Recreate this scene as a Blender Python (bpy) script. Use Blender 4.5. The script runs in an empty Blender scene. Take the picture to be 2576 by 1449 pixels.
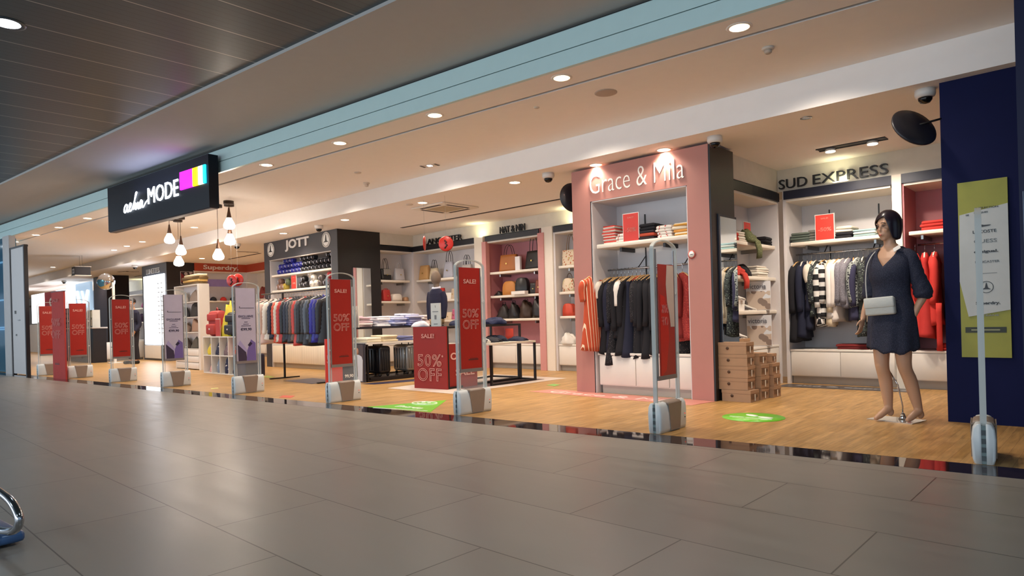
import bpy, math, random
from mathutils import Vector, Matrix
PI = math.pi
SC = bpy.context.scene
COL = SC.collection
R = random.Random(7)

# ------------------------------------------------------------------ camera
CAM_H, F_PX, ROLL = 0.96, 1666.0, 0.027
YAW = math.radians(42.971)
CX, CY = 1288.0, 800.0          # principal point of the 2576x1449 frame (lens shifted upwards)
cam_d = bpy.data.cameras.new('camera'); cam = bpy.data.objects.new('camera', cam_d); COL.objects.link(cam)
cam_d.sensor_width = 36.0; cam_d.lens = 36.0 * F_PX / 2576.0
cam_d.shift_x = 0.0; cam_d.shift_y = (CY - 724.5) / 2576.0
cam_d.clip_start = 0.02; cam_d.clip_end = 200
cam.matrix_world = Matrix.Translation((0, 0, CAM_H)) @ Matrix.Rotation(YAW, 4, 'Z') @ Matrix.Rotation(PI / 2, 4, 'X') @ Matrix.Rotation(-ROLL, 4, 'Z')
SC.camera = cam

# ------------------------------------------------------------------ world, exposure
w = bpy.data.worlds.new('terminal_daylight'); SC.world = w; w.use_nodes = True
bgn = w.node_tree.nodes['Background']; bgn.inputs[0].default_value = (0.42, 0.56, 0.72, 1); bgn.inputs[1].default_value = 0.8
vs = SC.view_settings
vs.view_transform = 'Standard'; vs.look = 'None'; vs.gamma = 1.0; vs.use_curve_mapping = False; vs.exposure = 0.12

WARM = (1.0, 0.86, 0.72); COOL = (0.72, 0.88, 1.0)
def lamp(kind, loc, power, col, parent=None, size=0.1, angle=150, blend=0.6, rot=(0, 0, 0), name='lamp_light', sy=None):
    d = bpy.data.lights.new(name, kind); d.energy = power; d.color = col
    if kind == 'SPOT':
        d.spot_size = math.radians(angle); d.spot_blend = blend; d.shadow_soft_size = size
    elif kind == 'AREA':
        d.size = size
        if sy: d.shape = 'RECTANGLE'; d.size_y = sy
        else: d.shape = 'DISK'
    else: d.shadow_soft_size = size
    o = bpy.data.objects.new(name, d); COL.objects.link(o); o.location = loc; o.rotation_euler = rot
    if parent: o.parent = parent
    return o
# large area lights: the lit ceilings of the concourse (cool) and the deep shop floor (warm)
for (x, y) in ((-6.7, 1.2), (-1.5, 1.2), (-12.0, 1.2), (-17.5, 1.2), (-24.0, 1.2), (-6.7, -3.0), (-1.5, -3.0), (-13.0, -3.0), (3.5, -1.0)):
    lamp('AREA', (x, y, 3.47), 11 if (x, y) == (-6.7, 1.2) else 26, COOL, size=0.34, name='concourse_light')

# added cool fill light, unseen behind the camera, brightens the fascia and shop front
lamp('AREA', (-13.0, -8.9, 1.75), 1050, (.84, .92, 1.0), size=38, sy=3.0, rot=(math.radians(90), 0, 0), name='added_rear_fill')
# ------------------------------------------------------------------ pixel -> point on a real plane
def ray(x, y):
    dx, dy = x - CX, y - CY
    c, s = math.cos(ROLL), math.sin(ROLL)
    u = dx * c - dy * s; v = dx * s + dy * c
    return (-F_PX * math.sin(YAW) + u * math.cos(YAW), F_PX * math.cos(YAW) + u * math.sin(YAW), -v)
def gz(x, y, Z=0.0):
    r = ray(x, y); t = (Z - CAM_H) / r[2]; return (r[0] * t, r[1] * t)
def ay(x, y, Y):
    r = ray(x, y); t = Y / r[1]; return (r[0] * t, CAM_H + r[2] * t)
def ax(x, y, X):
    r = ray(x, y); t = X / r[0]; return (r[1] * t, CAM_H + r[2] * t)
FA, FB = 4.83, 0.0866
def fl(X, off=0.0): return FA + off + FB * X
def af(x, y, off=0.0):
    r = ray(x, y); t = (FA + off) / (r[1] - FB * r[0]); return (r[0] * t, r[1] * t, CAM_H + r[2] * t)

# ------------------------------------------------------------------ materials
def lin(h):
    h = h.lstrip('#'); o = []
    for i in (0, 2, 4):
        c = int(h[i:i + 2], 16) / 255
        o.append(c / 12.92 if c <= 0.04045 else ((c + 0.055) / 1.055) ** 2.4)
    return (*o, 1)
MATS = {}
def N(nt, t, **kw):
    n = nt.nodes.new(t)
    for k, v in kw.items(): setattr(n, k, v)
    return n
def base_mat(name):
    m = bpy.data.materials.new(name); m.use_nodes = True
    nt = m.node_tree; b = nt.nodes['Principled BSDF']
    return m, nt, b
def M(h, rough=0.6, metal=0.0, var=0.08, scale=9.0, bump=0.0, emit=0.0, trans=0.0, name=None, spec=0.5, coat=0.0):
    key = (h, rough, metal, var, scale, bump, emit, trans, spec, coat)
    if key in MATS: return MATS[key]
    m, nt, b = base_mat(name or 'paint_' + h.strip('#'))
    c = lin(h)
    b.inputs['Roughness'].default_value = rough; b.inputs['Metallic'].default_value = metal
    b.inputs['Specular IOR Level'].default_value = spec
    b.inputs['Coat Weight'].default_value = coat
    if trans: b.inputs['Transmission Weight'].default_value = trans
    tc = N(nt, 'ShaderNodeTexCoord'); no = N(nt, 'ShaderNodeTexNoise'); no.inputs['Scale'].default_value = scale; no.inputs['Detail'].default_value = 3
    nt.links.new(tc.outputs['Object'], no.inputs['Vector'])
    mx = N(nt, 'ShaderNodeMix', data_type='RGBA')
    mx.inputs[6].default_value = tuple(max(0, v * (1 - var)) for v in c[:3]) + (1,)
    mx.inputs[7].default_value = tuple(min(1, v * (1 + var)) for v in c[:3]) + (1,)
    nt.links.new(no.outputs['Fac'], mx.inputs[0]); nt.links.new(mx.outputs[2], b.inputs['Base Color'])
    if bump:
        n2 = N(nt, 'ShaderNodeTexNoise'); n2.inputs['Scale'].default_value = scale * 5; n2.inputs['Detail'].default_value = 2
        nt.links.new(tc.outputs['Object'], n2.inputs['Vector'])
        bp = N(nt, 'ShaderNodeBump'); bp.inputs['Strength'].default_value = bump; bp.inputs['Distance'].default_value = 0.01
        nt.links.new(n2.outputs['Fac'], bp.inputs['Height']); nt.links.new(bp.outputs['Normal'], b.inputs['Normal'])
    if emit:
        nt.links.new(mx.outputs[2], b.inputs['Emission Color']); b.inputs['Emission Strength'].default_value = emit
    MATS[key] = m; return m
def stripes(h1, h2, freq, axis=2, duty=0.5, rough=0.8, name='striped_cloth', wob=0.0, axis2=None, freq2=None):
    key = ('st', h1, h2, freq, axis, duty, wob, axis2, freq2)
    if key in MATS: return MATS[key]
    m, nt, b = base_mat(name); b.inputs['Roughness'].default_value = rough
    tc = N(nt, 'ShaderNodeTexCoord'); sp = N(nt, 'ShaderNodeSeparateXYZ'); nt.links.new(tc.outputs['Object'], sp.inputs[0])
    def band(ax_, f):
        mu = N(nt, 'ShaderNodeMath', operation='MULTIPLY'); mu.inputs[1].default_value = f; nt.links.new(sp.outputs[ax_], mu.inputs[0])
        src = mu.outputs[0]
        if wob:
            no = N(nt, 'ShaderNodeTexNoise'); no.inputs['Scale'].default_value = 6; nt.links.new(tc.outputs['Object'], no.inputs['Vector'])
            ad = N(nt, 'ShaderNodeMath', operation='MULTIPLY_ADD'); nt.links.new(no.outputs['Fac'], ad.inputs[0]); ad.inputs[1].default_value = wob; nt.links.new(src, ad.inputs[2]); src = ad.outputs[0]
        fr = N(nt, 'ShaderNodeMath', operation='FRACT'); nt.links.new(src, fr.inputs[0])
        lt = N(nt, 'ShaderNodeMath', operation='LESS_THAN'); lt.inputs[1].default_value = duty; nt.links.new(fr.outputs[0], lt.inputs[0])
        return lt.outputs[0]
    s = band(axis, freq)
    if axis2 is not None:
        s2 = band(axis2, freq2 or freq)
        df = N(nt, 'ShaderNodeMath', operation='SUBTRACT'); nt.links.new(s, df.inputs[0]); nt.links.new(s2, df.inputs[1])
        ab = N(nt, 'ShaderNodeMath', operation='ABSOLUTE'); nt.links.new(df.outputs[0], ab.inputs[0]); s = ab.outputs[0]
    mx = N(nt, 'ShaderNodeMix', data_type='RGBA'); mx.inputs[6].default_value = lin(h1); mx.inputs[7].default_value = lin(h2)
    nt.links.new(s, mx.inputs[0]); nt.links.new(mx.outputs[2], b.inputs['Base Color'])
    MATS[key] = m; return m
def speckle(h1, h2, scale=60, thr=0.3, rough=0.85, name='printed_cloth', h3=None):
    key = ('sp', h1, h2, scale, thr, h3)
    if key in MATS: return MATS[key]
    m, nt, b = base_mat(name); b.inputs['Roughness'].default_value = rough
    tc = N(nt, 'ShaderNodeTexCoord'); vo = N(nt, 'ShaderNodeTexVoronoi'); vo.inputs['Scale'].default_value = scale
    nt.links.new(tc.outputs['Object'], vo.inputs['Vector'])
    lt = N(nt, 'ShaderNodeMath', operation='LESS_THAN'); lt.inputs[1].default_value = thr; nt.links.new(vo.outputs['Distance'], lt.inputs[0])
    mx = N(nt, 'ShaderNodeMix', data_type='RGBA'); mx.inputs[6].default_value = lin(h1); mx.inputs[7].default_value = lin(h2)
    nt.links.new(lt.outputs[0], mx.inputs[0]); out = mx.outputs[2]
    if h3:
        no = N(nt, 'ShaderNodeTexNoise'); no.inputs['Scale'].default_value = scale * .4; nt.links.new(tc.outputs['Object'], no.inputs['Vector'])
        gt = N(nt, 'ShaderNodeMath', operation='GREATER_THAN'); gt.inputs[1].default_value = .56; nt.links.new(no.outputs['Fac'], gt.inputs[0])
        m2 = N(nt, 'ShaderNodeMix', data_type='RGBA'); nt.links.new(gt.outputs[0], m2.inputs[0]); nt.links.new(out, m2.inputs[6]); m2.inputs[7].default_value = lin(h3); out = m2.outputs[2]
    nt.links.new(out, b.inputs['Base Color'])
    MATS[key] = m; return m
def glow(h, s, name='lit_face'):
    key = ('gl', h, s)
    if key in MATS: return MATS[key]
    m, nt, b = base_mat(name); b.inputs['Base Color'].default_value = lin(h); b.inputs['Emission Color'].default_value = lin(h); b.inputs['Emission Strength'].default_value = s
    no = N(nt, 'ShaderNodeTexNoise'); no.inputs['Scale'].default_value = 2; mr = N(nt, 'ShaderNodeMapRange'); mr.inputs[3].default_value = .25; mr.inputs[4].default_value = .35
    nt.links.new(no.outputs['Fac'], mr.inputs[0]); nt.links.new(mr.outputs[0], b.inputs['Roughness'])
    MATS[key] = m; return m
def clear(h, alpha=0.25, rough=0.08, name='clear_acrylic'):
    key = ('cl', h, alpha)
    if key in MATS: return MATS[key]
    m, nt, b = base_mat(name); b.inputs['Base Color'].default_value = lin(h); b.inputs['Roughness'].default_value = rough; b.inputs['Alpha'].default_value = alpha
    MATS[key] = m; return m

def tile_mat():
    m, nt, b = base_mat('stone_tile_floor')
    ge = N(nt, 'ShaderNodeNewGeometry'); mp = N(nt, 'ShaderNodeMapping'); mp.inputs['Location'].default_value = (0.21, -0.13, 0)
    nt.links.new(ge.outputs['Position'], mp.inputs['Vector'])
    br = N(nt, 'ShaderNodeTexBrick'); br.offset = 0.5; br.inputs['Scale'].default_value = 1.0
    br.inputs['Brick Width'].default_value = 1.2; br.inputs['Row Height'].default_value = 0.6; br.inputs['Mortar Size'].default_value = 0.0035; br.inputs['Mortar Smooth'].default_value = 0.2
    br.inputs['Color1'].default_value = lin('8a8379'); br.inputs['Color2'].default_value = lin('847d73'); br.inputs['Mortar'].default_value = lin('4d4640'); br.inputs['Bias'].default_value = 0
    nt.links.new(mp.outputs[0], br.inputs['Vector'])
    m2 = N(nt, 'ShaderNodeMapping'); m2.inputs['Scale'].default_value = (1.2, 6, 1); nt.links.new(ge.outputs['Position'], m2.inputs['Vector'])
    no = N(nt, 'ShaderNodeTexNoise'); no.inputs['Scale'].default_value = 1.5; no.inputs['Detail'].default_value = 6; nt.links.new(m2.outputs[0], no.inputs['Vector'])
    mr = N(nt, 'ShaderNodeMapRange'); mr.inputs[3].default_value = 0.88; mr.inputs[4].default_value = 1.1; nt.links.new(no.outputs['Fac'], mr.inputs[0])
    mx = N(nt, 'ShaderNodeVectorMath', operation='SCALE'); nt.links.new(br.outputs['Color'], mx.inputs[0]); nt.links.new(mr.outputs[0], mx.inputs['Scale'])
    nt.links.new(mx.outputs[0], b.inputs['Base Color'])
    r2 = N(nt, 'ShaderNodeMapRange'); r2.inputs[3].default_value = 0.26; r2.inputs[4].default_value = 0.42; nt.links.new(no.outputs['Fac'], r2.inputs[0]); nt.links.new(r2.outputs[0], b.inputs['Roughness'])
    b.inputs['Specular IOR Level'].default_value = 0.45
    return m
def wood_mat():
    m, nt, b = base_mat('oak_plank_floor')
    ge = N(nt, 'ShaderNodeNewGeometry'); mp = N(nt, 'ShaderNodeMapping'); mp.inputs['Rotation'].default_value = (0, 0, PI / 2)
    nt.links.new(ge.outputs['Position'], mp.inputs['Vector'])
    br = N(nt, 'ShaderNodeTexBrick'); br.offset = 0.37; br.inputs['Scale'].default_value = 1.0
    br.inputs['Brick Width'].default_value = 0.55; br.inputs['Row Height'].default_value = 0.065; br.inputs['Mortar Size'].default_value = 0.0008
    br.inputs['Color1'].default_value = lin('c0975f'); br.inputs['Color2'].default_value = lin('ac844c'); br.inputs['Mortar'].default_value = lin('7c5636')
    nt.links.new(mp.outputs[0], br.inputs['Vector'])
    m2 = N(nt, 'ShaderNodeMapping'); m2.inputs['Scale'].default_value = (16, 1.6, 1); nt.links.new(ge.outputs['Position'], m2.inputs['Vector'])
    no = N(nt, 'ShaderNodeTexNoise'); no.inputs['Scale'].default_value = 2.2; no.inputs['Detail'].default_value = 7; nt.links.new(m2.outputs[0], no.inputs['Vector'])
    mr = N(nt, 'ShaderNodeMapRange'); mr.inputs[1].default_value = .3; mr.inputs[2].default_value = .7; mr.inputs[3].default_value = 0.72; mr.inputs[4].default_value = 1.2; nt.links.new(no.outputs['Fac'], mr.inputs[0])
    mx = N(nt, 'ShaderNodeVectorMath', operation='SCALE'); nt.links.new(br.outputs['Color'], mx.inputs[0]); nt.links.new(mr.outputs[0], mx.inputs['Scale'])
    nt.links.new(mx.outputs[0], b.inputs['Base Color']); b.inputs['Roughness'].default_value = 0.38; b.inputs['Specular IOR Level'].default_value = 0.4
    return m
def slat_mat():
    m, nt, b = base_mat('dark_slat_ceiling')
    ge = N(nt, 'ShaderNodeNewGeometry'); sp = N(nt, 'ShaderNodeSeparateXYZ'); nt.links.new(ge.outputs['Position'], sp.inputs[0])
    def saw(f, o=0.0):
        mu = N(nt, 'ShaderNodeMath', operation='MULTIPLY_ADD'); mu.inputs[1].default_value = f; mu.inputs[2].default_value = o; nt.links.new(sp.outputs[0], mu.inputs[0])
        fr = N(nt, 'ShaderNodeMath', operation='FRACT'); nt.links.new(mu.outputs[0], fr.inputs[0]); return fr.outputs[0]
    a = saw(12.0); pp = N(nt, 'ShaderNodeMath', operation='LESS_THAN'); pp.inputs[1].default_value = 0.12; nt.links.new(a, pp.inputs[0])
    c = saw(2.0, .3); p2 = N(nt, 'ShaderNodeMath', operation='LESS_THAN'); p2.inputs[1].default_value = 0.03; nt.links.new(c, p2.inputs[0])
    mx = N(nt, 'ShaderNodeMix', data_type='RGBA'); mx.inputs[6].default_value = lin('44545c'); mx.inputs[7].default_value = lin('37464e'); nt.links.new(pp.outputs[0], mx.inputs[0])
    m3 = N(nt, 'ShaderNodeMix', data_type='RGBA'); nt.links.new(mx.outputs[2], m3.inputs[6]); m3.inputs[7].default_value = lin('a8aaa8'); nt.links.new(p2.outputs[0], m3.inputs[0])
    nt.links.new(m3.outputs[2], b.inputs['Base Color'])
    bp = N(nt, 'ShaderNodeBump'); bp.inputs['Strength'].default_value = 0.4; bp.inputs['Distance'].default_value = 0.01; nt.links.new(pp.outputs[0], bp.inputs['Height']); nt.links.new(bp.outputs['Normal'], b.inputs['Normal'])
    b.inputs['Roughness'].default_value = 0.35; b.inputs['Metallic'].default_value = 0.3
    return m

WHITE = M('e8e2da', .5); CAB = M('e9e2d8', .35, var=.03); CHROME = M('c8c8c8', .15, 1.0, var=.02); STEEL = M('9a9a98', .3, 1.0)
BLACK = M('17161a', .45); BLKM = M('1b1818', .4, .2); RED = M('c22f26', .4); DRED = M('a32b26', .45); NAVY = M('1c2340', .9, bump=.15)
WALLW = M('ddd6cc', .8, bump=.03); WALLG = M('d6d0c2', .85); PINK = M('c98f86', .55); CHAR = M('3a3a40', .5)

# ------------------------------------------------------------------ mesh builder
class MB:
    def __init__(s): s.v = []; s.f = []; s.sm = []; s.mi = []
    def add(s, vs_, fs, smooth=False, mi=0, mat=None):
        o = len(s.v)
        for p in vs_:
            p = Vector(p)
            if mat is not None: p = mat @ p
            s.v.append(tuple(p))
        for f in fs: s.f.append(tuple(i + o for i in f)); s.sm.append(smooth); s.mi.append(mi)
        return s
    def box(s, a, b, mi=0, mat=None):
        x0, y0, z0 = a; x1, y1, z1 = b
        vs_ = [(x0, y0, z0), (x1, y0, z0), (x1, y1, z0), (x0, y1, z0), (x0, y0, z1), (x1, y0, z1), (x1, y1, z1), (x0, y1, z1)]
        return s.add(vs_, [(0, 3, 2, 1), (4, 5, 6, 7), (0, 1, 5, 4), (1, 2, 6, 5), (2, 3, 7, 6), (3, 0, 4, 7)], False, mi, mat)
    def bev(s, a, b, r=0.01, mi=0, mat=None, n=2):       # box with rounded vertical-ish edges on all sides (superellipse loft along z)
        x0, y0, z0 = a; x1, y1, z1 = b; cx, cy = (x0 + x1) / 2, (y0 + y1) / 2
        hx, hy = (x1 - x0) / 2, (y1 - y0) / 2; r = min(r, hx * .95, hy * .95, (z1 - z0) * .48)
        rings = []
        for k in range(n + 1):
            t = k / n * PI / 2; rings.append((z0 + r * (1 - math.sin(t)), r * (1 - math.cos(t))))
        rings = rings[::-1] if False else [(z0 + r * (1 - math.sin(k / n * PI / 2)), r * (1 - math.cos(k / n * PI / 2))) for k in range(n, -1, -1)]
        rings += [(z1 - (z - z0), i) for z, i in rings[::-1]]
        vs_ = []; m = 4 * (n + 1)
        for z, ins in rings:
            for q in range(4):
                sx = (1, -1, -1, 1)[q]; sy = (1, 1, -1, -1)[q]
                for k in range(n + 1):
                    t = q * PI / 2 + k / n * PI / 2; rr = max(r - ins, 1e-4) if False else r
                    px = cx + sx * (hx - r) + rr * math.cos(t); py = cy + sy * (hy - r) + rr * math.sin(t)
                    vs_.append((cx + (px - cx) * (hx - ins) / hx, cy + (py - cy) * (hy - ins) / hy, z))
        L = len(rings); fs = []
        for i in range(L - 1):
            for j in range(m): fs.append((i * m + j, i * m + (j + 1) % m, (i + 1) * m + (j + 1) % m, (i + 1) * m + j))
        fs.append(tuple(range(m - 1, -1, -1))); fs.append(tuple((L - 1) * m + j for j in range(m)))
        return s.add(vs_, fs, True, mi, mat)
    def tube(s, pts, r, n=8, closed=False, mi=0, mat=None, cap=True):
        pts = [Vector(p) for p in pts]; L = len(pts); vs_ = []; fs = []
        up = Vector((0, 0, 1)); prev = None
        for i, p in enumerate(pts):
            a = pts[i - 1] if (i > 0 or closed) else p; b = pts[(i + 1) % L] if (i < L - 1 or closed) else p
            t = (b - a)
            if t.length < 1e-9: t = Vector((0, 0, 1))
            t.normalize()
            if prev is None:
                prev = t.orthogonal().normalized()
            nrm = prev - t * prev.dot(t)
            if nrm.length < 1e-6: nrm = t.orthogonal()
            nrm.normalize(); bn = t.cross(nrm); prev = nrm
            rr = r[i] if isinstance(r, (list, tuple)) else r
            for k in range(n):
                q = 2 * PI * k / n; vs_.append(p + (nrm * math.cos(q) + bn * math.sin(q)) * rr)
        for i in range(L if closed else L - 1):
            j2 = (i + 1) % L
            for k in range(n): fs.append((i * n + k, i * n + (k + 1) % n, j2 * n + (k + 1) % n, j2 * n + k))
        if cap and not closed: fs.append(tuple(range(n - 1, -1, -1))); fs.append(tuple((L - 1) * n + k for k in range(n)))
        return s.add(vs_, fs, True, mi, mat)
    def lathe(s, prof, n=20, mi=0, mat=None, sy=1.0):    # prof: [(r, z)]
        vs_ = []; fs = []; L = len(prof)
        for r_, z in prof:
            for k in range(n): q = 2 * PI * k / n; vs_.append((r_ * math.cos(q), r_ * sy * math.sin(q), z))
        for i in range(L - 1):
            for k in range(n): fs.append((i * n + k, i * n + (k + 1) % n, (i + 1) * n + (k + 1) % n, (i + 1) * n + k))
        if prof[0][0] > 1e-4: fs.append(tuple(range(n - 1, -1, -1)))
        if prof[-1][0] > 1e-4: fs.append(tuple((L - 1) * n + k for k in range(n)))
        return s.add(vs_, fs, True, mi, mat)
    def prism(s, poly, z0, z1, mi=0, mat=None, smooth=False):   # poly in xy, extruded along z
        n = len(poly); vs_ = [(x, y, z0) for x, y in poly] + [(x, y, z1) for x, y in poly]
        fs = [tuple(range(n - 1, -1, -1)), tuple(range(n, 2 * n))] + [(i, (i + 1) % n, n + (i + 1) % n, n + i) for i in range(n)]
        return s.add(vs_, fs, smooth, mi, mat)
    def loft(s, rings, mi=0, mat=None, cap=True, smooth=True):
        n = len(rings[0]); vs_ = [p for r_ in rings for p in r_]; fs = []
        for i in range(len(rings) - 1):
            for k in range(n): fs.append((i * n + k, i * n + (k + 1) % n, (i + 1) * n + (k + 1) % n, (i + 1) * n + k))
        if cap: fs.append(tuple(range(n - 1, -1, -1))); fs.append(tuple((len(rings) - 1) * n + k for k in range(n)))
        return s.add(vs_, fs, smooth, mi, mat)
    def mesh(s, name, mats):
        me = bpy.data.meshes.new(name); me.from_pydata(s.v, [], s.f); 
        for m in (mats if isinstance(mats, (list, tuple)) else [mats]): me.materials.append(m)
        me.polygons.foreach_set('use_smooth', s.sm); me.polygons.foreach_set('material_index', s.mi)
        me.validate(); me.update(); return me
    def build(s, name, mats, parent=None, loc=None, rot=None):
        o = bpy.data.objects.new(name, s.mesh(name, mats)); COL.objects.link(o)
        if parent: o.parent = parent
        if loc: o.location = loc
        if rot: o.rotation_euler = rot
        return o
def tag(o, label=None, cat=None, group=None, kind=None):
    if label: o['label'] = label
    if cat: o['category'] = cat
    if group: o['group'] = group
    if kind: o['kind'] = kind
    return o
def struct(name, mb, m, label=None):
    o = mb.build(name, m); o['kind'] = 'structure'
    o['label'] = label or name.replace('_', ' '); return o
def thing(name, label, cat, loc=(0, 0, 0), rz=0.0, group=None):
    o = bpy.data.objects.new(name, None); COL.objects.link(o); o.empty_display_size = .1
    o.location = loc; o.rotation_euler = (0, 0, rz); return tag(o, label, cat, group)
def dup(root, loc, rz=0.0, label=None, group=None):
    def cp(o, par):
        c = o.copy(); COL.objects.link(c)
        if par: c.parent = par
        for ch in list(o.children): cp(ch, c)
        return c
    r_ = cp(root, None); r_.location = loc; r_.rotation_euler = (0, 0, rz)
    if label: r_['label'] = label
    if group: r_['group'] = group
    return r_
def BX(name, a, b, m, parent=None, r=0.0):
    mb = MB(); 
    (mb.bev(a, b, r) if r else mb.box(a, b)); return mb.build(name, m, parent)
ORI = {'-Y': (PI / 2, 0, 0), '+X': (PI / 2, 0, PI / 2), 'up': (0, 0, 0), '+Y': (PI / 2, 0, PI), '-X': (PI / 2, 0, -PI / 2)}
def text(body, m, loc, w_, h_, face='-Y', depth=0.004, bold=0.0, outline=0.0, parent=None, name='lettering', shear=0.0, rz=0.0, space=1.0, align='C'):
    cu = bpy.data.curves.new(name, 'FONT'); cu.body = body; cu.size = 1; cu.shear = shear; cu.space_character = space; cu.resolution_u = 3
    if outline: cu.fill_mode = 'NONE'; cu.bevel_depth = outline; cu.bevel_resolution = 1
    else: cu.offset = bold; cu.extrude = 0.01
    t = bpy.data.objects.new(name, cu); COL.objects.link(t); bpy.context.view_layer.update()
    me = bpy.data.meshes.new_from_object(t); bpy.data.objects.remove(t)
    xs = [v.co.x for v in me.vertices]; ys = [v.co.y for v in me.vertices]
    x0, x1, y0, y1 = min(xs), max(xs), min(ys), max(ys)
    sx = w_ / max(x1 - x0, 1e-6); sy = h_ / max(y1 - y0, 1e-6)
    zs = [abs(v.co.z) for v in me.vertices]; zz = max(zs) or 1
    ox = (x0 + x1) / 2 if align == 'C' else x0
    for v in me.vertices: v.co = ((v.co.x - ox) * sx, (v.co.y - (y0 + y1) / 2) * sy, v.co.z / zz * depth / 2)
    me.materials.clear(); me.materials.append(m)
    o = bpy.data.objects.new(name, me); COL.objects.link(o); o.location = loc
    rx, ry, r0 = ORI[face]; o.rotation_euler = (rx, ry, r0 + rz)
    if parent: o.parent = parent
    return o
# ================================================================== THE SETTING
XL, XR = -60.0, 6.0
def strip_slab(name, off0, off1, z0, z1, m, x0=XL, x1=XR, y0=None, y1=None, label=None):
    a = (x0, fl(x0, off0) if y0 is None else y0); b = (x1, fl(x1, off0) if y0 is None else y0)
    c = (x1, fl(x1, off1) if y1 is None else y1); d = (x0, fl(x0, off1) if y1 is None else y1)
    return struct(name, MB().prism([a, b, c, d], z0, z1), m, label)
strip_slab('floor_concourse', None, -0.24, -0.1, 0.0, tile_mat(), y0=-9.0, label='grey stone tile floor of the concourse')
strip_slab('floor_shop', 0.05, None, -0.1, 0.0, wood_mat(), y1=13.0, label='oak plank floor of the shop')
strip_slab('floor_threshold', -0.24, 0.05, -0.1, 0.001, M('2a2326', .04, spec=.8, var=.02, name='polished_black_stone'), label='polished black threshold strip between tile and wood')
strip_slab('ceiling_concourse', None, -1.25, 3.5, 3.6, slat_mat(), y0=-9.0, label='dark slatted concourse ceiling')
strip_slab('ceiling_soffit', -1.25, 0.08, 3.47, 3.6, M('b5b3b0', .7, var=.03), label='smooth white soffit along the storefront')
TEAL = M('c4e0e0', .35, var=.03)
strip_slab('trim_1', 0.03, 0.07, 3.12, 3.265, TEAL, label='lower pale teal fascia board')
strip_slab('trim_2', 0.034, 0.07, 3.275, 3.44, TEAL, label='upper pale teal fascia board')
strip_slab('trim_3', 0.07, 0.12, 3.22, 3.5, M('2c3030', .7), label='dark backing behind the fascia')
# front ceiling with the dark shutter groove
CEIL = M('f7f2ed', .8, var=.02)
strip_slab('ceiling_front', 0.07, 0.425, 3.12, 3.3, CEIL, label='shop front ceiling strip before the shutter groove')
strip_slab('trim_4', 0.425, 0.475, 3.17, 3.3, M('2a211a', .8), label='dark shutter groove in the front ceiling')
strip_slab('ceiling_middle', 0.475, None, 3.12, 3.3, CEIL, y1=6.4, label='plaster ceiling behind the shutter groove')
struct('ceiling_shop', MB().box((XL, 6.38, 2.82), (XR, 13, 3.3)), CEIL, 'lower plaster ceiling of the shop with its front step')
# navy wall and pier on the right
struct('wall_navy', MB().box((-1.12, 6.5, 0), (XR, 6.75, 2.84)), M('0a1240', .7, spec=.2), 'dark navy wall beside the shop')
struct('trim_5', MB().box((-0.46, 4.9, 0), (0.6, 5.4, 3.14)), M('090f34', .5, spec=.25), 'dark navy pier at the end of the storefront')
# back wall and far sides
struct('wall_back', MB().box((XL, 9.75, 0), (XR, 9.95, 2.9)), WALLW, 'back wall of the shop')
struct('wall_left', MB().box((-52, fl(-52), 0), (-51.8, 9.8, 3.2)), WALLW, 'far left wall')
# upper bulkheads over the wall bays (grey green paint)
struct('wall_upper', MB().box((-11.42, 9.15, 2.575), (-3.38, 9.75, 2.83)).box((-3.38, 8.87, 2.53), (-1.0, 9.75, 2.83)), WALLG, 'pale bulkhead wall above the shelf bays')
struct('wall_upper_side', MB().box((-12.3, 8.2, 2.575), (-11.42, 9.75, 2.83)).box((-4.2, 7.3, 2.53), (-3.38, 8.87, 2.83)), WALLG, 'pale bulkhead wall above the side bays')
# the folding white door stack at the left end of the front
dx0, dx1 = -18.78, -17.49
def frq(x0, x1, o0, o1, z0, z1, mb, mi=0):
    return mb.prism([(x0, fl(x0, o0)), (x1, fl(x1, o0)), (x1, fl(x1, o1)), (x0, fl(x0, o1))], z0, z1, mi)
d = frq(-18.35, dx1 - .015, 0.0, .06, .02, 2.8, MB()).build('door_1', M('c9c5c4', .45, var=.02)); tag(d, 'tall white folding door panel at the left end of the storefront', kind='structure')
fr = MB(); frq(dx1 - .015, dx1 + .045, -.01, .06, 0, 2.84, fr); frq(-18.4, dx1, -.01, .08, 2.8, 2.84, fr); frq(-18.39, -18.35, -.01, .06, 0, 2.84, fr)
fr.build('door_frame', M('221d20', .4), d); 
hd = frq(-18.1, -18.08, -.03, 0, 1.35, 1.42, MB()); frq(-17.95, -17.82, -.015, 0, 1.2, 1.215, hd); frq(-18.1, -18.06, -.02, 0, .86, .9, hd); hd.build('door_handle', STEEL, d)
struct('trim_6', frq(-18.85, -18.4, -.02, .1, 0, 3.13, MB()), M('bcb9b8', .5), 'white jamb left of the folding door')
struct('window_1', frq(-30, -18.85, .02, .04, .05, 3.1, MB()), clear('3f6f88', .45), 'bluish glass front of the neighbouring unit')
struct('wall_neighbour', frq(-30, -18.9, .2, .25, 0, 3.12, MB()), M('3f7d9c', .6), 'blue wall behind the neighbouring glass front')
nb = MB(); 
for z in (1.0, 1.05, 1.7, 2.6): frq(-24, -19, .14, .19, z, z + .03, nb)
tag(nb.build('light_strip', glow('8fd0ff', 1.0)), 'blue light strips behind the neighbouring glass front', 'light', kind='structure')
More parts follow.
